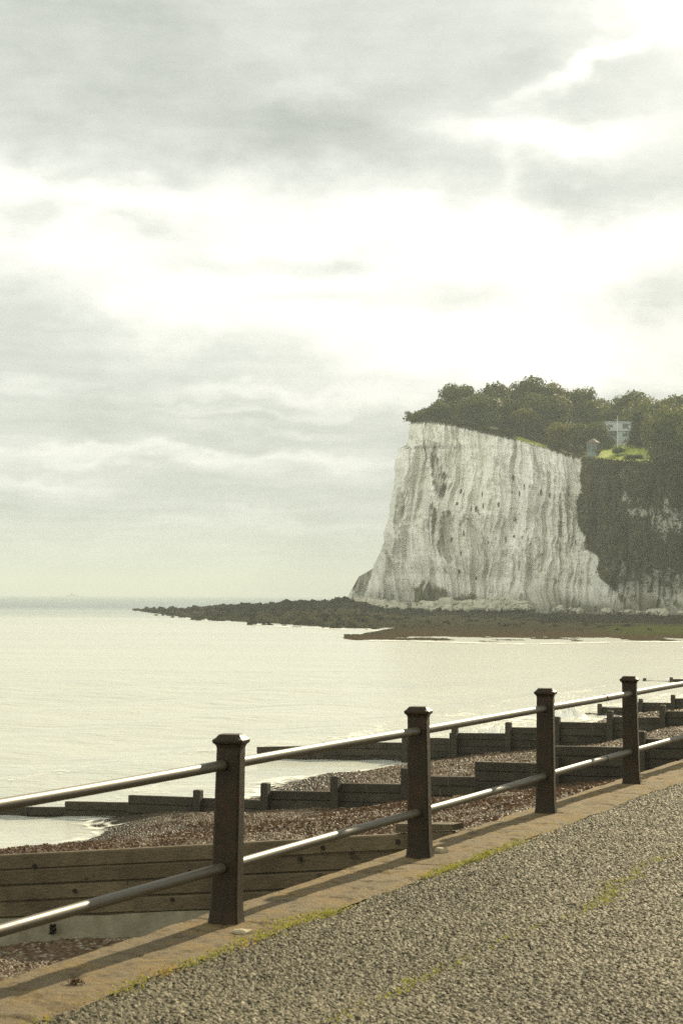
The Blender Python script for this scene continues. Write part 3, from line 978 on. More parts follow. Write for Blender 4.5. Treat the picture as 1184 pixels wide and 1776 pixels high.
# plateau behind the edge
edge = Pall[-1, :, :]                       # top row, from hidden back corner to the right
sel = np.arange(0, NC, 4)
E = edge[sel]
dep = np.concatenate([[-.6, 0.4, 2, 4], np.linspace(7, 260, 60)])
Xp = E[:, None, 0] + dep[None, :] * (E[:, None, 0] / np.maximum(E[:, None, 1], 1)) * 1.05
Yp = E[:, None, 1] + dep[None, :]
pxe = 592 + E[:, 0] / E[:, 1] * F
rise = pl([(690, .10), (850, .14), (960, .16), (1030, .15), (1130, .17), (1330, .17)])(pxe)[:, None]
Zp = E[:, None, 2] + rise * np.clip(dep, 0, 120)[None, :] + .5 * fbm(Xp * .12, Yp * .12, 0, 4, 121) * np.clip(dep / 4, 0, 1)[None, :] - .25 * (dep[None, :] < 0)
V = np.stack([Xp, Yp, Zp], -1).reshape(-1, 3)
pxv = 592 + V[:, 0] / V[:, 1] * F
dv = np.tile(dep, len(sel))
forest = 0
lawn = sstep(1008, 1020, pxv + 4 * fbm(V[:, 0] * .3, V[:, 1] * .3, 0, 3, 122)) * sstep(1150, 1125, pxv) * sstep(95, 70, dv)
lawn = np.maximum(lawn, sstep(886, 900, pxv) * sstep(955, 945, pxv) * sstep(15, 11, dv))
dry = sstep(968, 976, pxv) * sstep(1015, 1002, pxv) * sstep(10, 4, dv) * .8
top = link("headland", np_mesh("headland", V, grid_faces(len(sel), len(dep)), M['turf'], True, {"lawn": lawn, "dry": dry}))
tag(top, "grassy top of the headland with a bright green lawn by the cliff edge", "headland", kind="structure")


def ground_at(px_, d_):
    """a point of the plateau: along the ray column px_, d_ metres behind the cliff edge"""
    i = int(np.argmin(np.abs(pxe[NT // 4:] - px_))) + NT // 4
    j = np.interp(d_, dep, np.arange(len(dep)))
    j0 = int(j); f = j - j0; j1 = min(j0 + 1, len(dep) - 1)
    Vg = V.reshape(len(sel), len(dep), 3)
    p = Vg[i, j0] * (1 - f) + Vg[i, j1] * f
    x = (px_ - 592) / F * p[1]
    return np.array([x, p[1], p[2]])


# ------------------------------------------------------------------ trees
def crown_mesh(name, mat, seed, lobes, nleaf, leaf, core=.62, flat=.8):
    rg = np.random.default_rng(seed)
    Ps = []; Ns = []
    L = []
    for k in range(lobes):
        a = rg.uniform(0, 2 * PI); rr = rg.uniform(.15, .62) ** .8; zz = rg.uniform(-.38, .62)
        rr *= math.sqrt(max(.1, 1 - zz * zz))
        L.append((rr * math.cos(a), rr * math.sin(a), zz, rg.uniform(.26, .46)))
    L.append((0, 0, .05, .55))
    wts = np.array([l[3] ** 2 for l in L]); wts /= wts.sum()
    for (cx, cy, cz, r), wt in zip(L, wts):
        n = int(nleaf * wt)
        d = rg.normal(size=(n, 3)); d /= np.linalg.norm(d, axis=1)[:, None]
        rad = r * rg.uniform(core, 1.0, (n, 1)) ** .6 * (1 + .22 * vn(d[:, 0] * 3 + cx * 9, d[:, 1] * 3, d[:, 2] * 3, seed)[:, None])
        Ps.append(np.array([cx, cy, cz]) + d * rad); Ns.append(d + .45 * np.array([cx, cy, cz]))
    P = np.concatenate(Ps); Nr = np.concatenate(Ns)
    V, Fq, r = leaves(P, Nr, leaf, rg, .45)
    V[:, 2] *= flat
    return np_mesh(name, V, Fq, mat, False, {"rnd": r})


def trunk_mesh(name, seed, h=1.0):
    rg = random.Random(seed); mb = MB()
    pts = [(0, 0, -1.35), (rg.uniform(-.04, .04), rg.uniform(-.04, .04), -.7), (rg.uniform(-.08, .08), rg.uniform(-.08, .08), 0)]
    mb.tube(pts, [.075, .055, .03], 8)
    for k in range(6):
        a = k * 1.05 + rg.uniform(-.3, .3); z = rg.uniform(-.75, -.2)
        e = (math.cos(a) * .5, math.sin(a) * .5, z + rg.uniform(.3, .6))
        mb.tube([(0, 0, z), (e[0] * .5, e[1] * .5, (z + e[2]) / 2 + .04), e], [.035, .024, .01], 6)
    me = bpy.data.meshes.new(name); me.from_pydata(mb.v, [], mb.f); me.update(); me.materials.append(M['bark'])
    return me


CROWNS = [crown_mesh("crown", M['leaf_dark'], 300 + k, 13 + 2 * k, 5200, .105, flat=.85) for k in range(4)]
GOLD = [crown_mesh("crown", M['leaf_gold'], 320 + k, 11, 3600, .105, flat=.8) for k in range(2)]
TRUNKS = [trunk_mesh("trunk", 340 + k) for k in range(3)]


def plant(name, px_, ytop, wpx, dback, label, cat, group, kind='dark', k=0, squash=1.0):
    gp = ground_at(px_, dback)
    Y = gp[1]
    ztop = at(px_, ytop, np.array(Y))[2]
    rx = wpx / 2 / F * Y * 1.08
    H = max(ztop - gp[2], 1.0)
    root = thing(name, gp, label, cat, group)
    me = (GOLD[k % 2] if kind == 'gold' else CROWNS[k % 4])
    cz = rx * .95 * squash
    zc = H - cz * .92
    c = link("crown", me, root, (0, 0, zc))
    c.scale = (rx * 1.12, rx * 1.12, cz * 1.15); c.rotation_euler = (0, 0, k * 1.7 + px_)
    t = link("trunk", TRUNKS[k % 3], root, (0, 0, zc))
    sz = (zc + .6) / 1.35
    t.scale = (rx * .9, rx * .9, max(sz, .2)); t.rotation_euler = (0, 0, k * 2.1)
    return root


TG = "trees on top of the chalk headland"
TREES = [
    ("broadleaf_tree", 748, 697, 52, 10, "dark rounded tree next to the wind-bent tree at the seaward cliff edge", 'dark', 0, .8),
    ("broadleaf_tree", 790, 662, 62, 34, "tallest dark tree above the left third of the cliff, its crown against the sky", 'dark', 1, 1.0),
    ("broadleaf_tree", 770, 690, 66, 18, "dark tree filling the slope between the leftmost round tree and the cliff edge", 'dark', 3, .9),
    ("broadleaf_tree", 826, 684, 92, 14, "broad dark tree standing right behind the brow of the white cliff", 'dark', 2, .85),
    ("broadleaf_tree", 850, 658, 78, 46, "high domed tree on the skyline above the middle of the cliff", 'dark', 0, 1.0),
    ("broadleaf_tree", 880, 690, 76, 24, "bushy tree on the brow just left of the yellowing bush", 'dark', 1, .85),
    ("broadleaf_tree", 912, 654, 84, 52, "highest skyline tree of the headland, crown in the middle of the wood", 'dark', 3, 1.0),
    ("broadleaf_tree", 958, 662, 60, 60, "lighter topped skyline tree just right of the highest one", 'gold', 0, 1.0),
    ("broadleaf_tree", 944, 682, 104, 36, "largest dark round tree, standing in front of the skyline trees above the small grass patch", 'dark', 2, .95),
    ("broadleaf_tree", 1008, 670, 66, 66, "skyline tree over the gap between the large round tree and the white house", 'dark', 1, 1.0),
    ("broadleaf_tree", 1040, 688, 98, 74, "wide dome-shaped tree standing left of and behind the white house", 'dark', 0, .85),
    ("broadleaf_tree", 1088, 679, 86, 104, "skyline tree directly behind the white house", 'dark', 3, .95),
    ("broadleaf_tree", 1140, 686, 70, 96, "skyline tree right of the one behind the white house", 'gold', 1, .95),
    ("broadleaf_tree", 1186, 684, 70, 98, "skyline tree cut off by the right edge of the picture", 'dark', 2, .95),
    ("broadleaf_tree", 1166, 702, 98, 22, "huge dark tree at the right edge, right of the sunlit lawn", 'dark', 1, 1.15),
    ("broadleaf_tree", 1224, 708, 90, 12, "dark tree beyond the right edge beside the huge one", 'dark', 0, 1.1),
    ("broadleaf_tree", 1122, 716, 52, 62, "tree between the conifer by the house and the huge right-hand tree", 'dark', 3, 1.1),
]
for i, (nm, a, b_, c_, d_, lab, kd, k, sq) in enumerate(TREES):
    plant(nm, a, b_, c_, d_, lab, "tree", TG, kd, k, sq)
BG = "bushes on top of the headland"
BUSH = [
    (908, 706, 54, 18, "yellowing round bush on the brow above the small grass patch", 'gold', 0, .8),
    (974, 731, 56, 14, "golden tipped bush left of the round bush behind the octagonal hut", 'gold', 1, .9),
    (1022, 732, 72, 22, "round dark bush directly behind the octagonal hut", 'dark', 2, .8),
    (1036, 779, 12, 1.5, "small dark bush at the front right corner of the octagonal hut", 'dark', 1, .8),
    (1070, 775, 28, 12, "low dark shrub on the lawn under the flagpole", 'dark', 0, .5),
    (733, 712, 36, 5, "low wind-clipped bush against the wind-bent tree", 'dark', 3, .7),
    (840, 735, 44, 4, "low bush on the brow behind the pale slab", 'dark', 1, .5),
    (868, 742, 36, 4, "flat bush on the brow left of the small grass patch", 'dark', 2, .5),
    (962, 764, 34, 4, "low dark bush at the cliff edge right of the small grass patch", 'dark', 3, .5),
    (800, 722, 50, 4, "low dark bush on the brow above the grey scar in the chalk", 'dark', 0, .5),
    (1100, 788, 34, 3, "dark low shrub below the sunlit lawn", 'dark', 2, .35),
]
for (a, b_, c_, d_, lab, kd, k, sq) in BUSH:
    plant("bush", a, b_, c_, d_, lab, "bush", BG, kd, k, sq)

# wind-bent tree at the seaward corner
gp = ground_at(713, 3); root = thing("wind_bent_tree", gp, "small sparse wind-bent tree leaning out over the seaward corner of the cliff", "tree", TG)
mb = MB(); rg = np.random.default_rng(77); tips = []
mb.tube([gp + np.array([0, 0, -.5]), gp + np.array([-.1, 0, 1.2]), gp + np.array([-.5, .2, 2.6]), gp + np.array([-.9, .2, 3.6])], [.2, .16, .11, .05], 7)
for k in range(9):
    h = rg.uniform(.8, 3.3); st_ = gp + np.array([-.15 * h, 0, h])
    en = st_ + np.array([rg.uniform(-1.9, .7), rg.uniform(-.9, .9), rg.uniform(.15, 1.0)])
    mb.tube([st_, (st_ + en) / 2 + [0, 0, .12], en], [.07, .05, .02], 5); tips.append((st_, en))
mb.build("trunk", M['bark'], root)
P = np.concatenate([(a + (c - a) * rg.uniform(.45, 1.08, (42, 1)) + rg.normal(0, .24, (42, 3))) for a, c in tips])
V_, Fq, r = flakes(P - gp, .42, rg, .6)
link("crown", np_mesh("crown", V_, Fq, M['leaf_dark'], False, {"rnd": r}), root)

# spreading conifer beside the house
gp = ground_at(1106, 42); root = thing("conifer_tree", gp, "dark conifer with flat spreading branches partly covering the white house", "conifer", TG)
mb = MB(); Hc = at(1106, 712, np.array(gp[1]))[2] - gp[2]
mb.tube([gp + np.array([0, 0, -.5]), gp + np.array([.1, 0, Hc * .6]), gp + np.array([0, 0, Hc])], [.35, .22, .04], 8)
Pc = []
for k in range(26):
    h = Hc * (.12 + .86 * k / 26); L = (1 - h / Hc) * 3.6 + 1.3; a = k * 2.4
    for da in (0, 2.1, 4.2):
        dr = np.array([math.cos(a + da), math.sin(a + da), -.06])
        e = gp + np.array([0, 0, h]) + dr * L * rg.uniform(.75, 1.1)
        mb.tube([gp + np.array([0, 0, h]), e], [.06, .015], 5)
        f = rg.uniform(.15, 1.0, (55, 1))
        Pc.append(gp + np.array([0, 0, h]) + (e - gp - np.array([0, 0, h])) * f + rg.normal(0, 1, (55, 3)) * np.array([.32, .32, .10]))
mb.build("trunk", M['bark'], root)
V_, Fq, r = flakes(np.concatenate(Pc) - gp, .5, rg, .35)
link("crown", np_mesh("crown", V_, Fq, M['leaf_conifer'], False, {"rnd": r}), root)

# wood behind that reads as one mass
Pm = []
for k in range(46):
    a = rg.uniform(775, 1290); dd = rg.uniform(60, 130) + (15 if 1020 < a < 1130 else 0) + (28 if 1035 < a < 1105 else 0)
    gp = ground_at(a, dd); Y = gp[1]
    yt = np.interp(a, [700, 780, 850, 912, 1000, 1100, 1184, 1400], [715, 682, 672, 672, 684, 692, 696, 700]) + rg.uniform(0, 14)
    zt = at(a, yt, np.array(Y))[2]; rr = rg.uniform(4, 6.5)
    n = 1100
    d = rg.normal(size=(n, 3)); d /= np.linalg.norm(d, axis=1)[:, None]
    Pm.append(np.array([gp[0], Y, zt - rr * .85]) + d * rr * rg.uniform(.7, 1, (n, 1)) * (1 + .25 * vn(d[:, 0] * 3, d[:, 1] * 3, d[:, 2] * 3 + k, 5)[:, None]) * np.array([1, 1, .85]))
    Pm.append(gp + np.stack([rg.uniform(-5, 5, 260), rg.uniform(-5, 5, 260), rg.uniform(0, 1, 260) * max(zt - gp[2] - rr, 1)], 1))
V_, Fq, r = flakes(np.concatenate(Pm), .75, rg, 1.0, (.55, 1))
tag(link("woodland", np_mesh("woodland", V_, Fq, M['leaf_dark'], False, {"rnd": r})), "mass of dark woodland filling in behind the separate trees of the headland", "woodland", kind="stuff")

Pu = []
for k in range(1500):
    a = rg.uniform(715, 1300); dd = rg.uniform(2.0, 60)
    if 1006 < a < 1136 and dd < 62 and not (dd > 44 and (a < 1040 or a > 1098)): continue
    if 885 < a < 955 and dd < 15: continue
    if 964 < a < 1008 and dd < 6: continue
    gp = ground_at(a, dd); n = 42; rr = rg.uniform(.7, 2.0) if dd < 6 else rg.uniform(1.2, 3.2)
    d = rg.normal(size=(n, 3)); d /= np.linalg.norm(d, axis=1)[:, None]; d[:, 2] = np.abs(d[:, 2])
    Pu.append(gp + d * rr * rg.uniform(.6, 1, (n, 1)) * np.array([1.2, 1.2, .9]))
V_, Fq, r = flakes(np.concatenate(Pu), .7, rg, 1.0, (.55, 1))
tag(link("undergrowth", np_mesh("undergrowth", V_, Fq, M['leaf_scrub'], False, {"rnd": r})), "dark undergrowth closing the gaps beneath the trees of the headland", "undergrowth", kind="stuff")

# scrub hanging on the flank
ii = RNG.integers(0, nrow - 1, 160000); jj = RNG.integers(0, ncol - 1, 160000)
prob = (veg * (1 - np.clip(chalkpatch * 1.5, 0, 1)) * sstep(1035, 985, yy + 26 * fbm(um * .25, zm * .25, 0, 3, 114)))[ii, jj]
k_ = RNG.uniform(0, 1, 160000) < prob * .75
ii, jj = ii[k_], jj[k_]
Lf = lambda q, h: 3.0 * np.clip(np.abs(fbm(q * .13, h * .13, 0, 3, 115)) * 1.6, 0, 1) + .9 * fbm(q * .5, h * .5, 0, 2, 117)
lumps = Lf(um, zm); e_ = .5
gu = (Lf(um + e_, zm) - lumps) / e_; gz = (Lf(um, zm + e_) - lumps) / e_
Nl = np.stack([-gu, -np.ones_like(gu), -gz + .35], -1); Nl /= np.linalg.norm(Nl, axis=-1)[..., None]
Pq = Pall[:, NT:][ii, jj] + np.stack([RNG.normal(0, .2, len(ii)), -(lumps[ii, jj] + .3 - RNG.uniform(0, .9, len(ii))), RNG.normal(0, .25, len(ii))], 1)
V_, Fq, r = leaves(Pq, Nl[ii, jj], .62, RNG, .5)
# clumps spilling over the edge where the wood comes down to the slope
jx = RNG.integers(NT + ncol // 2, NC - 1, 420); Ps_ = []; Ns_ = []
for j in jx:
    e0 = Pall[-1, j]; q = 592 + e0[0] / e0[1] * F
    if q < 1128: continue
    rr = RNG.uniform(1.0, 3.2); n = 130
    d = RNG.normal(size=(n, 3)); d /= np.linalg.norm(d, axis=1)[:, None]
    Ps_.append(e0 + np.array([0, RNG.uniform(-2.5, 1.0), RNG.uniform(-5.0, 1.5)]) + d * rr * RNG.uniform(.75, 1, (n, 1))); Ns_.append(d)
V2, F2, r2_ = leaves(np.concatenate(Ps_), np.concatenate(Ns_), .62, RNG, .5)
Fq = np.concatenate([Fq, F2 + len(V_)]); V_ = np.concatenate([V_, V2]); r = np.concatenate([r, r2_])
tag(link("hillside_scrub", np_mesh("hillside_scrub", V_, Fq, M['leaf_scrub'], False, {"rnd": r})), "dense dark scrub covering the steep flank right of the white cliff", "scrub", kind="stuff")
# fringe of grass and ivy hanging at the brow
jx = RNG.integers(NT, NC - 1, 5200); Pe = Pall[-1, jx] + np.stack([RNG.normal(0, .2, 5200), RNG.uniform(-.5, 1.5, 5200), RNG.normal(.1, .28, 5200)], 1)
pe = 592 + Pe[:, 0] / Pe[:, 1] * F
kk = ((pe < 1008) & (RNG.uniform(0, 1, 5200) < .35 + .65 * (pe > 770))) & ~((pe > 888) & (pe < 955) & (RNG.uniform(0, 1, 5200) < .92))
V_, Fq, r = flakes(Pe[kk], .5, RNG, 1.0)
tag(link("brow_grass", np_mesh("brow_grass", V_, Fq, M['leaf_scrub'], False, {"rnd": r})), "ragged dark grass fringe along the brow of the chalk cliff", "grass", kind="stuff")

# ------------------------------------------------------------------ house, hut, flagpole
def facade(px0, px1, y0, y1, Y):
    a, c = at(px0, y1, np.array(Y)), at(px1, y0, np.array(Y))
    return a[0], c[0], a[2], c[2]


YH = ground_at(1070, 52)[1]
gp = ground_at(1070, 52)
house = thing("house", (gp[0], YH, gp[2] - .3), "flat roofed white house among the trees on the headland", "house")
x0, x1, z0, z1 = facade(1049.5, 1094, 732.5, 747.5, YH)
mb = MB(); mb.box(((x0 + x1) / 2, YH + 3.5, z0), x1 - x0, 7, z1 - z0); mb.build("upper_storey", M['white_render'], house)
mb = MB(); mb.box(((x0 + x1) / 2, YH + 3.5, z1 + .002), x1 - x0 + .4, 7.4, .22); mb.build("roof", M['white_render'], house)
xa, xb, za, zb = facade(1053, 1070.5, 748, 766, YH)
mb = MB(); mb.box(((xa + xb) / 2, YH + 3.8, gp[2] - 1.0), xb - xa, 5.6, z0 - .003 - gp[2] + 1.0); mb.build("lower_storey", M['grey_render'], house)
xc, xd, _, _ = facade(1070.6, 1090, 748, 766, YH)
mb = MB(); mb.box(((xc + xd) / 2, YH + 3.6, gp[2] - 1.0), xd - xc - .02, 6.6, z0 - .003 - gp[2] + 1.0); mb.build("stair_wing", M['white_render'], house)
for (a, c, t, b_) in ((1053, 1062, 736.5, 741), (1078.5, 1088, 734.5, 743), (1078.5, 1088, 751, 756.5), (1056, 1068, 751.5, 755.5)):
    u0, u1, w0, w1 = facade(a, c, t, b_, YH)
    yf = YH + (.3 if t > 748 and a > 1070 else (1.0 if t > 748 else 0))
    mb = MB(); mb.box(((u0 + u1) / 2, yf - .02, w0), u1 - u0, .12, w1 - w0)
    wf = mb.build("window", M['grey_render'], house)
    mb = MB()
    nw = 2 if a < 1060 else 3
    for i in range(nw):
        ww = (u1 - u0 - .1) / nw
        mb.box((u0 + .05 + ww * (i + .5), yf - .07, w0 + .08), ww - .07, .06, w1 - w0 - .16)
    mb.build("pane", M['glass'], wf)

gp = ground_at(1070.5, 36); Y = gp[1]
pole = thing("flagpole", gp, "tall thin white flagpole with a short yard in front of the white house", "flagpole")
zt = at(1070.5, 722, np.array(Y))[2]
mb = MB(); mb.tube([gp + np.array([0, 0, -.3]), gp * [1, 1, 0] + np.array([0, 0, (gp[2] + zt) / 2]), gp * [1, 1, 0] + np.array([0, 0, zt])], [.13, .11, .06], 8); mb.build("mast", M['white_metal'], pole)
zy = at(1070.5, 729, np.array(Y))[2]
mb = MB(); mb.tube([(gp[0] - .75, Y, zy + .25), (gp[0] + .25, Y, zy - .05)], .07, 6); mb.build("yard", M['white_metal'], pole)
mb = MB(); mb.tube([(gp[0], Y, zt), (gp[0], Y, zt + .2)], .12, 8); mb.build("finial", M['white_metal'], pole)
mb = MB(); mb.box((gp[0], Y, gp[2] - .1), 1.3, 1.0, .3); mb.build("base", M['white_metal'], pole)

gp2 = ground_at(1079, 26)
lp = thing("leaning_post", gp2, "short pale leaning post beside the low shrub on the lawn", "post")
mb = MB(); mb.tube([gp2 + np.array([-.5, 0, -.3]), gp2 + np.array([.1, 0, 1.2]), gp2 + np.array([.7, 0, 2.6])], [.10, .09, .07], 7); mb.build("shaft", M['white_metal'], lp)
mb = MB(); mb.box(gp2 + np.array([.72, 0, 2.6]), .32, .2, .12); mb.build("head", M['white_metal'], lp)

gp = ground_at(1028, 5); Y = gp[1]
hut = thing("octagonal_hut", gp, "small octagonal blue grey hut with a pointed red brown roof at the cliff edge", "hut")
R = (1039.5 - 1017) / 2 / F * Y; zr = at(1028, 769, np.array(Y))[2]; za = at(1028, 760.5, np.array(Y))[2]


def octa(r, z, rot=PI / 8): return [gp * [1, 1, 0] + np.array([r * math.cos(rot + i * PI / 4), r * math.sin(rot + i * PI / 4), z]) for i in range(8)]


mb = MB(); mb.rings([octa(R, gp[2] - .6), octa(R, zr)]); mb.build("wall", M['hut_wall'], hut)
mb = MB(); mb.rings([octa(R * 1.22, zr - .05), octa(R * 1.20, zr + .12), octa(R * .5, (zr + za) / 2 + .25), octa(.12, za)]); rf = mb.build("roof", M['hut_roof'], hut)
mb = MB(); mb.tube([gp * [1, 1, 0] + np.array([0, 0, za - .05]), gp * [1, 1, 0] + np.array([0, 0, za + .45])], [.1, .04], 8); mb.build("finial", M['hut_roof'], rf)
for i in range(8):
    a = PI / 4 * i + PI / 4
    n_ = np.array([math.cos(a), math.sin(a), 0]); t_ = np.array([-n_[1], n_[0], 0])
    ap = R * math.cos(PI / 8)
    zw = (zr - gp[2])
    c = gp + n_ * (ap + .02)
    mb = MB(); mb.box(c + np.array([0, 0, zw * .38]), R * .52, .08, zw * .46, t_, n_)
    mb.build("window", M['glass'], hut)

gp = ground_at(855, 1.6)
sl = at(855, 741.5, np.array(gp[1]))
slab = thing("stone_slab", (sl[0], gp[1], sl[2] - .9), "pale low slab half hidden in the bushes on the brow of the cliff", "slab")
mb = MB(); c = np.array([sl[0], gp[1] - 1.5, sl[2] - .5])
mb.hexa([c + [-1.3, -.3, .25], c + [1.3, -.3, -.3], c + [1.3, .5, -.3], c + [-1.3, .5, .25]], [c + [-1.25, -.25, .75], c + [1.25, -.25, .2], c + [1.25, .45, .2], c + [-1.25, .45, .75]])
mb.build("block", M['footing'], slab)

# ------------------------------------------------------------------ reef
yfA = pl([(240, 1059.5), (330, 1072), (400, 1078), (480, 1085), (600, 1090), (700, 1094), (760, 1100), (1400, 1100)])
zcA = pl([(240, -3.9), (300, -2.9), (390, -1.7), (480, -1.2), (540, -.5), (600, .4), (650, -1.6), (700, -2.7), (1000, -2.9), (1184, -2.6), (1400, -2)])


def sea_Y(px_, py_):
    r = ray(px_, py_); return (SEA - CAM_Z) / r[..., 2]


def reef_patch(pxs, yf, Yb, zc, rough, seed, nrow=90):
    pxs = np.asarray(pxs, float)
    Yf = sea_Y(pxs, yf(pxs) + .8 * fbm(pxs * .05, 0 * pxs, 0, 3, seed)); Ybk = np.maximum(Yb(pxs), Yf + 15)
    t = np.linspace(-.06, 1, nrow)[None, :]
    Y = Yf[:, None] + (Ybk - Yf)[:, None] * t
    Xr = (pxs[:, None] - 592) / F * Y
    prof = sstep(-.02, 1, t) * .75 + .25 * sstep(0, .15, t)
    ns = fbm(Xr * .22, Y * .10, 0, 5, seed + 1) + .8 * np.abs(fbm(Xr * .5, Y * .25, 0, 4, seed + 2))
    hgt = (zc(pxs)[:, None] - SEA)
    z = SEA - .25 + hgt * prof * 1.0 + rough * ns * sstep(-.04, .12, t) * (1 - .6 * sstep(.7, 1, t) * (pxs[:, None] > 640)) * (.4 + .6 * np.clip(hgt / 2.5, .25, 1)) - .9 * sstep(0, -.06, t)
    pool = sstep(.05, .4, fbm(Xr * .045, Y * .016, 3, 4, seed + 7)) * sstep(.62, .25, t) * np.interp(pxs, [640, 720, 1060, 1080], [1, .35, .35, 0])[:, None]
    z = z - pool * np.clip(z - SEA + .35, 0, 3)
    return np.stack([Xr, Y, z], -1).reshape(-1, 3), grid_faces(len(pxs), nrow)[:, ::-1], pxs[:, None] + 0 * t, t + 0 * pxs[:, None]


pa = np.arange(236, 1340, 1.1)
YbA = pl([(236, 640), (400, 590), (520, 575), (600, 612), (700, 605), (1005, 580), (1184, 520), (1400, 460)])
VA, FA, PXA, TA = reef_patch(pa, yfA, YbA, zcA, 1.0, 401)
pb_ = np.arange(597, 1340, 1.1)
yfB = pl([(597, 1108.5), (620, 1111), (700, 1112), (800, 1115), (900, 1117.5), (1000, 1116), (1100, 1113.5), (1184, 1114), (1400, 1114)])
YbB = pl([(597, 266), (620, 275), (690, 330), (740, 345), (1400, 350)])
VB, FB, PXB, TB = reef_patch(pb_, yfB, YbB, lambda x: -3.45 + .25 * sstep(597, 760, x), .42, 431, 60)
redA = .25 * np.clip(fbm(VA[:, 0] * .05, VA[:, 1] * .05, 0, 3, 441), 0, 1)
redB = sstep(.95, .4, TB).ravel() * (.8 + .3 * fbm(VB[:, 0] * .1, VB[:, 1] * .1, 0, 3, 442))
algA = (sstep(1000, 1120, PXA) * sstep(.35, .1, TA)).ravel() * .5
algB = (sstep(1000, 1110, PXB) * sstep(.25, .6, TB)).ravel() * .85
V_, Fq, (red, alg) = joinp([(VA, FA, redA, algA), (VB, FB, np.clip(redB, 0, 1), algB)])
reef = link("rock_reef", np_mesh("rock_reef", V_, Fq, M['reef'], True, {"red": red, "algae": alg}))
tag(reef, "low dark weed covered rock reef running out to sea from the foot of the headland", "reef", kind="structure")

ico_v = np.array([(-1, 1.618, 0), (1, 1.618, 0), (-1, -1.618, 0), (1, -1.618, 0), (0, -1, 1.618), (0, 1, 1.618), (0, -1, -1.618), (0, 1, -1.618), (1.618, 0, -1), (1.618, 0, 1), (-1.618, 0, -1), (-1.618, 0, 1)]) / 1.902
ico_f = np.array([(0, 11, 5), (0, 5, 1), (0, 1, 7), (0, 7, 10), (0, 10, 11), (1, 5, 9), (5, 11, 4), (11, 10, 2), (10, 7, 6), (7, 1, 8), (3, 9, 4), (3, 4, 2), (3, 2, 6), (3, 6, 8), (3, 8, 9), (4, 9, 5), (2, 4, 11), (6, 2, 10), (8, 6, 7), (9, 8, 1)])


def rocks(P, size, rng, flat=.75):
    n = len(P)
    v = ico_v[None] * size[:, None, None] * rng.uniform(.7, 1.3, (n, 12, 1)) * np.stack([rng.uniform(.8, 1.3, n), rng.uniform(.8, 1.3, n), rng.uniform(.5, .95, n)], 1)[:, None, :]
    a = rng.uniform(0, 2 * PI, n); c, s_ = np.cos(a), np.sin(a)
    x = v[..., 0] * c[:, None] - v[..., 1] * s_[:, None]; y = v[..., 0] * s_[:, None] + v[..., 1] * c[:, None]
    v = np.stack([x, y, v[..., 2]], -1) + P[:, None]
    f = (ico_f[None] + 12 * np.arange(n)[:, None, None]).reshape(-1, 3)
    return v.reshape(-1, 3), f


sel_i = RNG.choice(len(VA), 2600, p=(lambda q: q / q.sum())(np.where(PXA.ravel() < 720, .25 + 3.0 * sstep(.5, .95, TA.ravel()), .12)))
sz = RNG.gamma(2.2, .18, len(sel_i)) + .2
sz *= np.interp(PXA.ravel()[sel_i], [236, 300, 400, 1300], [.8, .9, 1.15, .8])
V_, Fq = rocks(VA[sel_i] + RNG.normal(0, .4, (len(sel_i), 3)) * [1, 1, .2], sz, RNG)
tag(link("boulders", np_mesh("boulders", V_, Fq, M['boulder'], False)), "jumble of dark boulders along the crest of the reef", "boulders", kind="stuff")
# outlying rocks off the tip
tips_ = [(255, 1059.5, 1.1), (268, 1060.5, .9), (282, 1061, 1.0), (338, 1075, .8), (344, 1076, .6), (376, 1077, .9), (318, 1071, .7), (296, 1068, .7), (440, 1083.5, .8)]
Pk = []; szk = []
for (a, b_, r) in tips_:
    Y = float(sea_Y(np.array(a), np.array(b_)))
    Pk.append(at(a, b_, np.array(Y)) + [0, 0, .15]); szk.append(r * 1.3)
    for q in range(3):
        Pk.append(Pk[-1] + np.array([RNG.uniform(-3, 3), RNG.uniform(-3, 3), -.05])); szk.append(r * .7)
V_, Fq = rocks(np.array(Pk), np.array(szk), RNG)
tag(link("outlying_rocks", np_mesh("outlying_rocks", V_, Fq, M['boulder'], False)), "scatter of small dark rocks in the water off the seaward tip of the reef", "rocks", kind="stuff")

# chalk rubble at the foot of the cliff
jx = RNG.integers(0, ncol - 1, 5200); jx = np.where(RNG.uniform(0, 1, 5200) < .6, RNG.integers(0, ncol // 2, 5200), jx); basep = Pall[0, NT:][jx]
pxr = px[0, jx]
wgt = np.interp(pxr, [600, 640, 700, 740, 770, 800, 900, 925, 960, 1040, 1330], [1, 1, .8, .35, .5, 1, 1, .5, .3, .12, .05])
kk = RNG.uniform(0, 1, 5200) < wgt * .75 * sstep(-.25, .25, fbm(pxr * .03, 0 * pxr, 0, 3, 701))
dist = np.abs(RNG.normal(0, 4.5, 5200))
basep = basep + np.stack([RNG.normal(0, 1, 5200), -dist, 0 * dist], 1)
zc_ = np.interp(pxr, [600, 660, 700, 800, 860, 920, 1000], [1.4, 1.4, 2.4, 2.4, 4.2, 2.4, .4])
basep[:, 2] = np.interp(pxr, [600, 650, 700, 1330], [.4, -1.2, -2.3, -2.2]) + zc_ * np.exp(-dist / 7) * RNG.uniform(.4, 1, 5200)
V_, Fq = rocks(basep[kk], RNG.gamma(2.0, .21, kk.sum()) + .15, RNG)
tag(link("chalk_rubble", np_mesh("chalk_rubble", V_, Fq, M['rubble'], False)), "pale fallen chalk rubble heaped along the foot of the cliff", "rubble", kind="stuff")

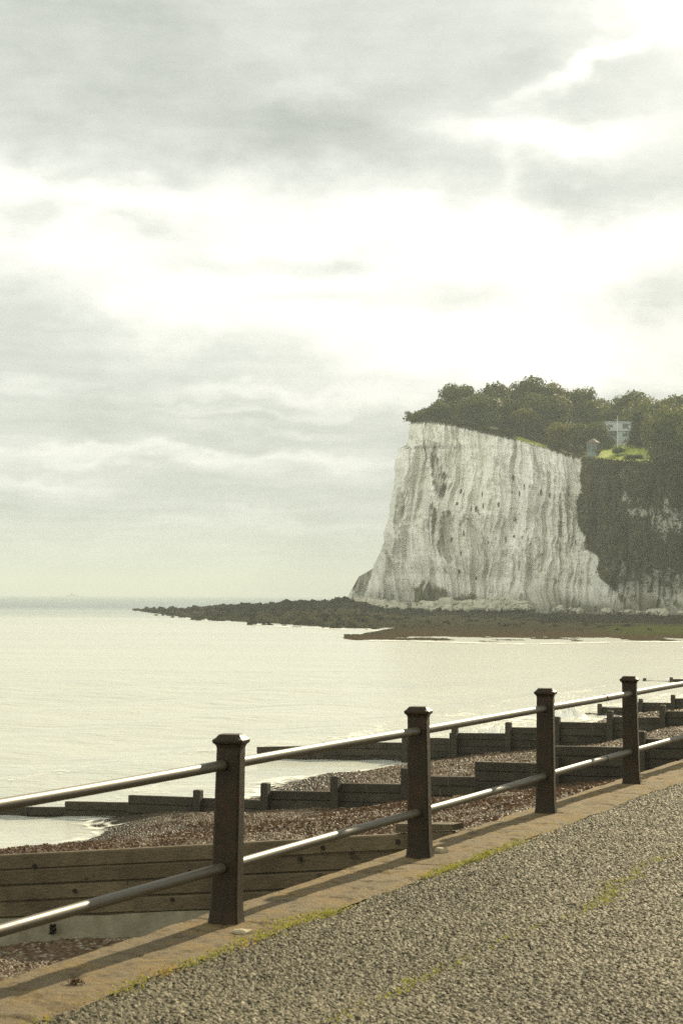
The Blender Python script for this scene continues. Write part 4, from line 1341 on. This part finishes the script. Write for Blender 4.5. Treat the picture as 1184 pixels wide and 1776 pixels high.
# dark shrubs on the toe left of the cliff
def toe(px_, y0, y1, wpx, Y, label, k):
    a = at(px_, y1, np.array(Y)); c = at(px_, y0, np.array(Y))
    root = thing("bush", a, label, "bush", "bushes at the foot of the cliff")
    H = c[2] - a[2]; rx = wpx / 2 / F * Y
    q = link("foliage", CROWNS[k], root, (0, 0, H * .45)); q.scale = (rx, rx, H * .75); q.rotation_euler = (0, 0, k)
    st = MB(); st.tube([a + [0, 0, -.4], a + [0, .1, H * .5]], [.15, .06], 6); st.build("stem", M['bark'], root)


toe(652, 1041, 1054, 20, 588, "low dark bush on pale rubble at the left toe of the cliff", 0)
toe(672, 1046, 1058, 24, 586, "wider dark bush at the foot of the cliff right of the smallest toe bush", 1)
toe(738, 1036, 1064, 34, 583, "dark green growth at the cliff foot under the grey stained hollow", 2)

# chalk spur behind the left toe
t = np.linspace(0, 1, 70)[:, None]; u = np.linspace(0, 1, 40)[None, :]
sx = 600 + 62 * t
yt = np.interp(sx, [600, 612, 622, 640, 650, 662], [1040, 1018, 1000, 990, 983, 975])
yq = 1052 + (yt - 1052) * u
Ys = 628 - 6 * u + 2.5 * fbm(t * 9, u * 3, 0, 4, 501) + 10 * u
rr = ray(sx + 0 * u, yq) * Ys[..., None] + np.array([0, 0, CAM_Z])
bk = rr[:, -1:, :] + np.stack([np.linspace(0, 1, 10)[None, :] * 14 + 0 * t, np.linspace(.05, 1, 10)[None, :] * 70 + 0 * t, 0 * t + np.linspace(0, 1, 10)[None, :] * -1], -1)
rr = np.concatenate([rr, bk], 1)
gsp = np.clip(.70 + 1.2 * fbm(rr[..., 0] * .15, rr[..., 2] * .15, 0, 3, 502), 0, 1).ravel()
spur = link("chalk_spur", np_mesh("chalk_spur", rr.reshape(-1, 3), grid_faces(70, 50), M['chalk'], True, {"stain": .3 * gsp, "green": .62 * gsp}))
tag(spur, "low overgrown chalk spur behind the seaward toe of the cliff", "spur", kind="structure")

# white water along the reef edge
def foam_strip(pxs, yf, half, seed, name, label):
    pxs = np.asarray(pxs, float); Yc = sea_Y(pxs, yf(pxs))
    u = np.linspace(-1, 1, 9)[None, :]
    Y = Yc[:, None] + half * u + 1.2 * fbm(pxs * .09, 0 * pxs, 0, 3, seed)[:, None]
    V_ = np.stack([(pxs[:, None] - 592) / F * Y, Y, SEA + .10 + 0 * Y], -1).reshape(-1, 3)
    a = ((1 - np.abs(u)) ** .5 * (.85 + .5 * fbm(pxs * .07, 0 * pxs, 0, 3, seed + 1)[:, None])).ravel()
    o = link(name, np_mesh(name, V_, grid_faces(len(pxs), 9), M['foam'], True, {"foam": np.clip(a, 0, 1)}))
    tag(o, label, "foam", kind="stuff")


foam_strip(np.arange(640, 1300, 1.5), lambda x: yfB(x) + .6, 3.5, 511, "reef_foam", "white line of foam along the near edge of the reddish rock shelf")
foam_strip(np.arange(300, 720, 1.5), lambda x: yfA(x) + 2.2, 6, 521, "reef_foam", "broken white foam along the water side of the long dark reef")

# ------------------------------------------------------------------ ship
Y = 7000.0
c = at(126, 1031, np.array(Y)); c[2] = SEA
ship = thing("cargo_ship", c, "tiny faint cargo ship on the horizon at the left", "ship")
L = 21 / F * Y
mb = MB()
hull = [(-.5, 0), (-.46, .5), (.36, .5), (.5, 0), (.36, -.5), (-.46, -.5)]
mb.rings([[c + np.array([a * L, b_ * 8, z]) for a, b_ in hull][::1] for z in (-.5, 3.0)] ); mb.build("hull", M['hull'], ship)
mb = MB(); mb.box(c + np.array([-.07 * L, 0, 3.0]), 5.5, 7, 8.5); mb.box(c + np.array([-.07 * L, 0, 11.5]), 3, 5, 3.0); mb.build("superstructure", M['hull'], ship)
mb = MB(); mb.box(c + np.array([.12 * L, 0, 3.0]), 12, 7, 3.5); mb.build("cargo", M['hull'], ship)
mb = MB(); mb.tube([c + np.array([.33 * L, 0, 3]), c + np.array([.33 * L, 0, 9])], .5, 6); mb.build("mast", M['hull'], ship)

# ------------------------------------------------------------------ moss and scraps
def ground_px(px_, py_):
    r = ray(px_, py_); return r * (-CAM_Z / r[..., 2])[..., None] + np.array([0, 0, CAM_Z])


def tufts(P, size, rng):
    V, Fq, r = flakes(P, size, rng, 1.0, (.3, .8)); return V, Fq, r


# along the joint of coping and road
n = 24000
s_ = RNG.uniform(-4, 16, n); w_ = -.33 + RNG.normal(0, .030, n) + .035 * fbm(s_ * 2.2, 0 * s_, 0, 4, 21)
dens = .02 + .34 * sstep(.10, .50, fbm(s_ * .9, 0 * s_, 0, 3, 602)) + .95 * np.exp(-((s_ - 0.15) / .42) ** 2) + .55 * np.exp(-((s_ - 3.1) / .75) ** 2)
kk = RNG.uniform(0, 1, n) < dens
s_, w_ = s_[kk], w_[kk]
w_ = w_ + np.abs(RNG.normal(0, .07, len(s_))) * np.exp(-((s_ - .15) / .35) ** 2)
P_ = sw(s_, w_, RNG.uniform(-.012, .014, len(s_)))
dryk = (vn(s_ * 2.3, w_ * 8, 0, 603) > .1) & ~((np.abs(s_ - 3.1) < .8) | (np.abs(s_) < .4))
V_, Fq, r = tufts(P_[~dryk], .016, RNG)
tag(link("moss", np_mesh("moss", V_, Fq, M['moss'], False, {"rnd": r})), "bright green moss in the joint between coping and asphalt", "moss", kind="stuff")
V_, Fq, r = tufts(P_[dryk], .017, RNG)
tag(link("dry_moss", np_mesh("dry_moss", V_, Fq, M['moss_dry'], False, {"rnd": r})), "dry ochre moss in the joint between coping and asphalt", "moss", kind="stuff")
# crack in the road
path = [(568, 1774, .8), (600, 1754, .9), (632, 1738, .3), (660, 1727, .9), (676, 1727, .7), (712, 1700, 1.3), (728, 1693, 1.2), (770, 1676, .5), (788, 1677, .9), (815, 1650, .3), (850, 1641, .5), (888, 1620, .7), (930, 1605, .5), (975, 1592, .5), (985, 1590, 1.1), (1010, 1580, .15), (1024, 1570, 1.4), (1050, 1558, 1.3), (1062, 1540, 1.2), (1052, 1532, 1.0), (1080, 1524, 1.4), (1110, 1521, .8), (1100, 1508, .8), (1112, 1500, .8), (1132, 1490, .9), (1160, 1484, .7), (1200, 1470, .5), (1260, 1448, .4)]
Pc = []
for (a, b_, q), (a2, b2, q2) in zip(path[:-1], path[1:]):
    g0, g1_ = ground_px(np.array([a, a2.__float__()]), np.array([b_, float(b2)]))
    ln = np.linalg.norm(g1_ - g0); n = int(230 * ln * ((q + q2) / 2) ** 2)
    f = RNG.uniform(0, 1, n)[:, None]
    wob = vn(f[:, 0] * 7 + a, f[:, 0] * 0, 0, 9)[:, None] * .02
    p = g0 + (g1_ - g0) * f + RNG.normal(0, .022, (n, 3)) * (q + q2) * .6 + wob * D
    p[:, 2] = RNG.uniform(-.012, .006, n); Pc.append(p)
V_, Fq, r = tufts(np.concatenate(Pc), .014, RNG)
tag(link("crack_moss", np_mesh("crack_moss", V_, Fq, M['moss'], False, {"rnd": r})), "yellow green moss growing along the crooked crack in the asphalt", "moss", kind="stuff")


def flat_chip(px_, py_, r, label, seed, mat, name, cat, h=.015):
    c = ground_px(np.array(float(px_)), np.array(float(py_)))
    rg = random.Random(seed); mb = MB()
    root_ = c + np.array([0, 0, .004])
    rim = [(r * rg.uniform(.65, 1.1), i * 2 * PI / 11 + rg.uniform(-.15, .15)) for i in range(11)]
    mb.rings([[root_ + np.array([q * k * math.cos(a), q * k * .8 * math.sin(a), z + (rg.uniform(-.003, .003) if z > 0 else 0)]) for q, a in rim] for k, z in ((1, -.01), (1.0, h * .6), (.8, h))])
    o = mb.build(name, mat)
    me = o.data; me.transform(Matrix.Translation(-Vector(root_))); o.location = root_
    tag(o, label, cat)


flat_chip(421, 1619, .055, "pale flat mortar flake in the moss at the foot of the nearest post", 1, M['stone'], "mortar_flake", "stone")
flat_chip(764, 1480, .045, "pale mortar flake against the foot of the second post", 2, M['stone'], "mortar_flake", "stone", .03)
# dark scrap of weed on the coping
c = ground_px(np.array(130.), np.array(1708.)) + [0, 0, .012]
P_ = c + RNG.normal(0, 1, (60, 3)) * [.020, .012, .005]
V_, Fq, r = flakes(P_ - c, .018, RNG, .6)
o = link("weed_scrap", np_mesh("weed_scrap", V_, Fq, M['weed'], False, {"rnd": r}), loc=c); tag(o, "dark brown dried scrap of seaweed lying on the coping near the left edge", "seaweed")
wp, zp = onplane(GS[0] - .25, 92, 1604)
c = sw(GS[0] - .25, wp, zp); P_ = c + np.stack([np.clip(RNG.normal(0, .022, 130), -.035, .035), RNG.normal(0, .02, 130), -np.clip(np.abs(RNG.normal(0, .07, 130)), 0, .11)], 1)
V_, Fq, r = flakes(P_ - c, .07, RNG, 1.0, (.15, .5))
o = link("hanging_weed", np_mesh("hanging_weed", V_, Fq, M['weed_dark'], False), loc=c); tag(o, "dark tuft of weed hanging on the concrete footing of the nearest groyne", "seaweed")

# ------------------------------------------------------------------ light
EXPO = 1.0
SUN_AZ, SUN_EL = math.radians(24.4), math.radians(25.0)
sd = bpy.data.lights.new("sun", 'SUN'); sd.energy = 4.6; sd.angle = math.radians(.6); sd.color = (1.0, .85, .57)
so = bpy.data.objects.new("sun", sd); COL.objects.link(so)
dirv = Vector((math.sin(SUN_AZ) * math.cos(SUN_EL), math.cos(SUN_AZ) * math.cos(SUN_EL), math.sin(SUN_EL)))
so.rotation_euler = dirv.to_track_quat('Z', 'Y').to_euler()
so.location = (60, 120, 80)

world = bpy.data.worlds.new("World"); SC.world = world; world.use_nodes = True
nt = world.node_tree; nt.nodes.clear(); g = G(nt)
wo = g.n('ShaderNodeOutputWorld'); bg = g.n('ShaderNodeBackground'); nt.links.new(bg.outputs[0], wo.inputs[0])
STR = .1; bg.inputs[1].default_value = STR
sky = g.n('ShaderNodeTexSky', sky_type='NISHITA'); sky.sun_disc = False
sky.sun_elevation = SUN_EL; sky.sun_rotation = SUN_AZ
sky.dust_density = 3.0
gen = g.n('ShaderNodeTexCoord').outputs['Generated']
sp = g.n('ShaderNodeSeparateXYZ'); g.set(sp.inputs[0], gen)
az = g.m('ARCTAN2', sp.outputs[0], sp.outputs[1])       # radians east of the view axis
el = g.m('ARCSINE', sp.outputs[2])
uu = g.m('MULTIPLY', az, F / 1000.0)                     # cloud map in units of 1000 arc steps
vv = g.m('MULTIPLY', el, F / 1000.0)
cv = g.n('ShaderNodeCombineXYZ'); g.set(cv.inputs[0], uu); g.set(cv.inputs[1], vv)
base = cv.outputs[0]
w1 = g.noise(g.mapping(base, scale=(1, 1.6, 1)), 3.2, 5, .55, color=True)
w2 = g.noise(g.mapping(base, scale=(1, 2.2, 1)), 11, 4, .6, color=True)
va = g.n('ShaderNodeVectorMath', operation='SUBTRACT'); g.set(va.inputs[0], w1); va.inputs[1].default_value = (.5, .5, .5)
vb = g.n('ShaderNodeVectorMath', operation='SUBTRACT'); g.set(vb.inputs[0], w2); vb.inputs[1].default_value = (.5, .5, .5)
vs1 = g.n('ShaderNodeVectorMath', operation='MULTIPLY'); g.set(vs1.inputs[0], va.outputs[0]); vs1.inputs[1].default_value = (.34, .20, 0)
vs2 = g.n('ShaderNodeVectorMath', operation='MULTIPLY'); g.set(vs2.inputs[0], vb.outputs[0]); vs2.inputs[1].default_value = (.12, .06, 0)
ad = g.n('ShaderNodeVectorMath', operation='ADD'); g.set(ad.inputs[0], vs1.outputs[0]); g.set(ad.inputs[1], vs2.outputs[0])
ad2 = g.n('ShaderNodeVectorMath', operation='ADD'); g.set(ad2.inputs[0], base); g.set(ad2.inputs[1], ad.outputs[0])
ws = g.n('ShaderNodeSeparateXYZ'); g.set(ws.inputs[0], ad2.outputs[0])
U, Vv = ws.outputs[0], ws.outputs[1]


def blob(px_, py_, rx, ry, amp, rot=0.0):
    cu, cvv = (px_ - 592) / 1000.0, (1033.5 - py_) / 1000.0
    du = g.m('SUBTRACT', U, cu); dv = g.m('SUBTRACT', Vv, cvv)
    if rot:
        c_, s_ = math.cos(rot), math.sin(rot)
        du2 = g.m('ADD', g.m('MULTIPLY', du, c_), g.m('MULTIPLY', dv, s_))
        dv = g.m('SUBTRACT', g.m('MULTIPLY', dv, c_), g.m('MULTIPLY', du, s_)); du = du2
    a = g.m('MULTIPLY', du, 1000.0 / rx); b_ = g.m('MULTIPLY', dv, 1000.0 / ry)
    q = g.m('ADD', g.m('MULTIPLY', a, a), g.m('MULTIPLY', b_, b_))
    return g.m('MULTIPLY', g.m('EXPONENT', g.m('MULTIPLY', q, -1.0)), amp)


BL = [  # bright openings (+) and grey cloud (-)
    (560, 430, 760, 112, .52), (150, 330, 240, 70, .42), (820, 570, 420, 78, .50), (950, 420, 330, 60, .20), (420, 540, 260, 60, .15),
    (960, 235, 210, 36, .52), (1030, 115, 120, 22, .45, .45), (1200, 20, 170, 70, .55), (520, 175, 70, 24, .10),
    (330, 120, 420, 110, -.02), (560, 270, 330, 80, -.16), (60, 60, 300, 140, -.05), (1040, 340, 240, 45, -.18), (1180, 370, 100, 40, -.08),
    (40, 500, 130, 40, -.10), (170, 560, 150, 26, -.13), (1120, 500, 130, 32, -.22), (560, 525, 120, 24, -.34), (800, 510, 130, 40, -.34), (90, 362, 70, 26, -.38), (190, 312, 60, 28, -.30), (285, 288, 50, 24, -.14), (260, 388, 75, 30, -.34), (600, 445, 130, 26, -.42), (380, 440, 120, 24, -.22), (860, 300, 30, 60, .15),
    (640, 690, 130, 22, .22), (900, 640, 300, 40, .30), (420, 678, 130, 12, .20), (240, 805, 330, 15, .26), (60, 845, 140, 14, .20), (590, 820, 200, 22, .18),
    (40, 675, 90, 20, .16), (430, 712, 180, 9, .14), (500, 755, 120, 10, .14), (500, 905, 200, 10, .08),
]
tot = .70
sunu, sunv = 592 + SUN_AZ * F, 1033.5 - SUN_EL * F
BL.append((sunu, sunv, 900, 700, .8))
for q in BL: tot = g.m('ADD', tot, blob(*q))
wsm = g.n('ShaderNodeVectorMath', operation='SCALE'); g.set(wsm.inputs[0], vs2.outputs[0]); wsm.inputs['Scale'].default_value = .5
ad3n = g.n('ShaderNodeVectorMath', operation='ADD'); g.set(ad3n.inputs[0], base); g.set(ad3n.inputs[1], wsm.outputs[0]); ad3 = ad3n.outputs[0]
# general cloud grain: streaks low down, softer masses higher up
str_n = g.noise(g.mapping(ad3, scale=(1.0, 12.0, 1)), 2.6, 8, .68)
msk = g.rng(vv, .05, .55, 1.0, .25)
tot = g.m('ADD', tot, g.m('MULTIPLY', g.m('SUBTRACT', str_n, .5), g.m('MULTIPLY', msk, .62)))
soft = g.noise(g.mapping(ad3, scale=(1, 1.7, 1)), 4.2, 8, .62)
tot = g.m('ADD', tot, g.m('MULTIPLY', g.m('SUBTRACT', soft, .5), .46))
# unseen overcast behind the camera, brightened as added fill for the shaded cliff
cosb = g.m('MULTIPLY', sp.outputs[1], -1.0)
back_fill = g.rng(cosb, -.1, .6, 1.0, 2.1)
side = g.m('MULTIPLY_ADD', g.m('MULTIPLY', sp.outputs[0], g.rng(cosb, -.1, .5)), -.66, 1.0)   # unseen rear sky made brighter on the sea side to model the cliff ribs
tot = g.m('MULTIPLY', tot, g.m('MULTIPLY', back_fill, side))
tot = g.m('MAXIMUM', tot, .12)
grey = g.mix(g.rng(tot, .5, 1.05), (.925, 1.0, .922), (1.0, 1.0, .922))
grey = g.mix(g.rng(cosb, -.1, .6), grey, (1.0, 1.0, .87))  # fill from behind the camera is warmed to tint the shaded sides
colr = g.n('ShaderNodeVectorMath', operation='SCALE'); g.set(colr.inputs[0], grey)
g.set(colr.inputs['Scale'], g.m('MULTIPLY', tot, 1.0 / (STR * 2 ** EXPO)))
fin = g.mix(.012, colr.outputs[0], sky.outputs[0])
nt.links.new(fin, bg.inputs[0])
world.cycles.sampling_method = 'MANUAL'; world.cycles.sample_map_resolution = 512

# haze
hm = bpy.data.materials.new("haze"); hm.use_nodes = True; nt = hm.node_tree; nt.nodes.clear()
ho = nt.nodes.new('ShaderNodeOutputMaterial'); pv = nt.nodes.new('ShaderNodeVolumePrincipled')
pv.inputs['Color'].default_value = (.70, .785, .765, 1); pv.inputs['Density'].default_value = .00026; pv.inputs['Anisotropy'].default_value = .0
nt.links.new(pv.outputs[0], ho.inputs['Volume'])
mb = MB(); mb.box((0, 4500, -7.5), 19000, 9600, 97.5)
hz = mb.build("haze", hm); tag(hz, "thin warm sea haze over the bay", "haze", kind="stuff")

# ------------------------------------------------------------------ render settings
SC.view_settings.view_transform = 'Standard'; SC.view_settings.look = 'None'
SC.view_settings.exposure = EXPO; SC.view_settings.gamma = 1.0
SC.render.engine = 'CYCLES'
cy = SC.cycles
cy.max_bounces = 6; cy.diffuse_bounces = 3; cy.glossy_bounces = 3; cy.transmission_bounces = 3; cy.transparent_max_bounces = 12; cy.volume_bounces = 0
cy.caustics_reflective = False; cy.caustics_refractive = False
cy.sample_clamp_indirect = 6.0
cy.use_denoising = False
SC.render.film_transparent = False
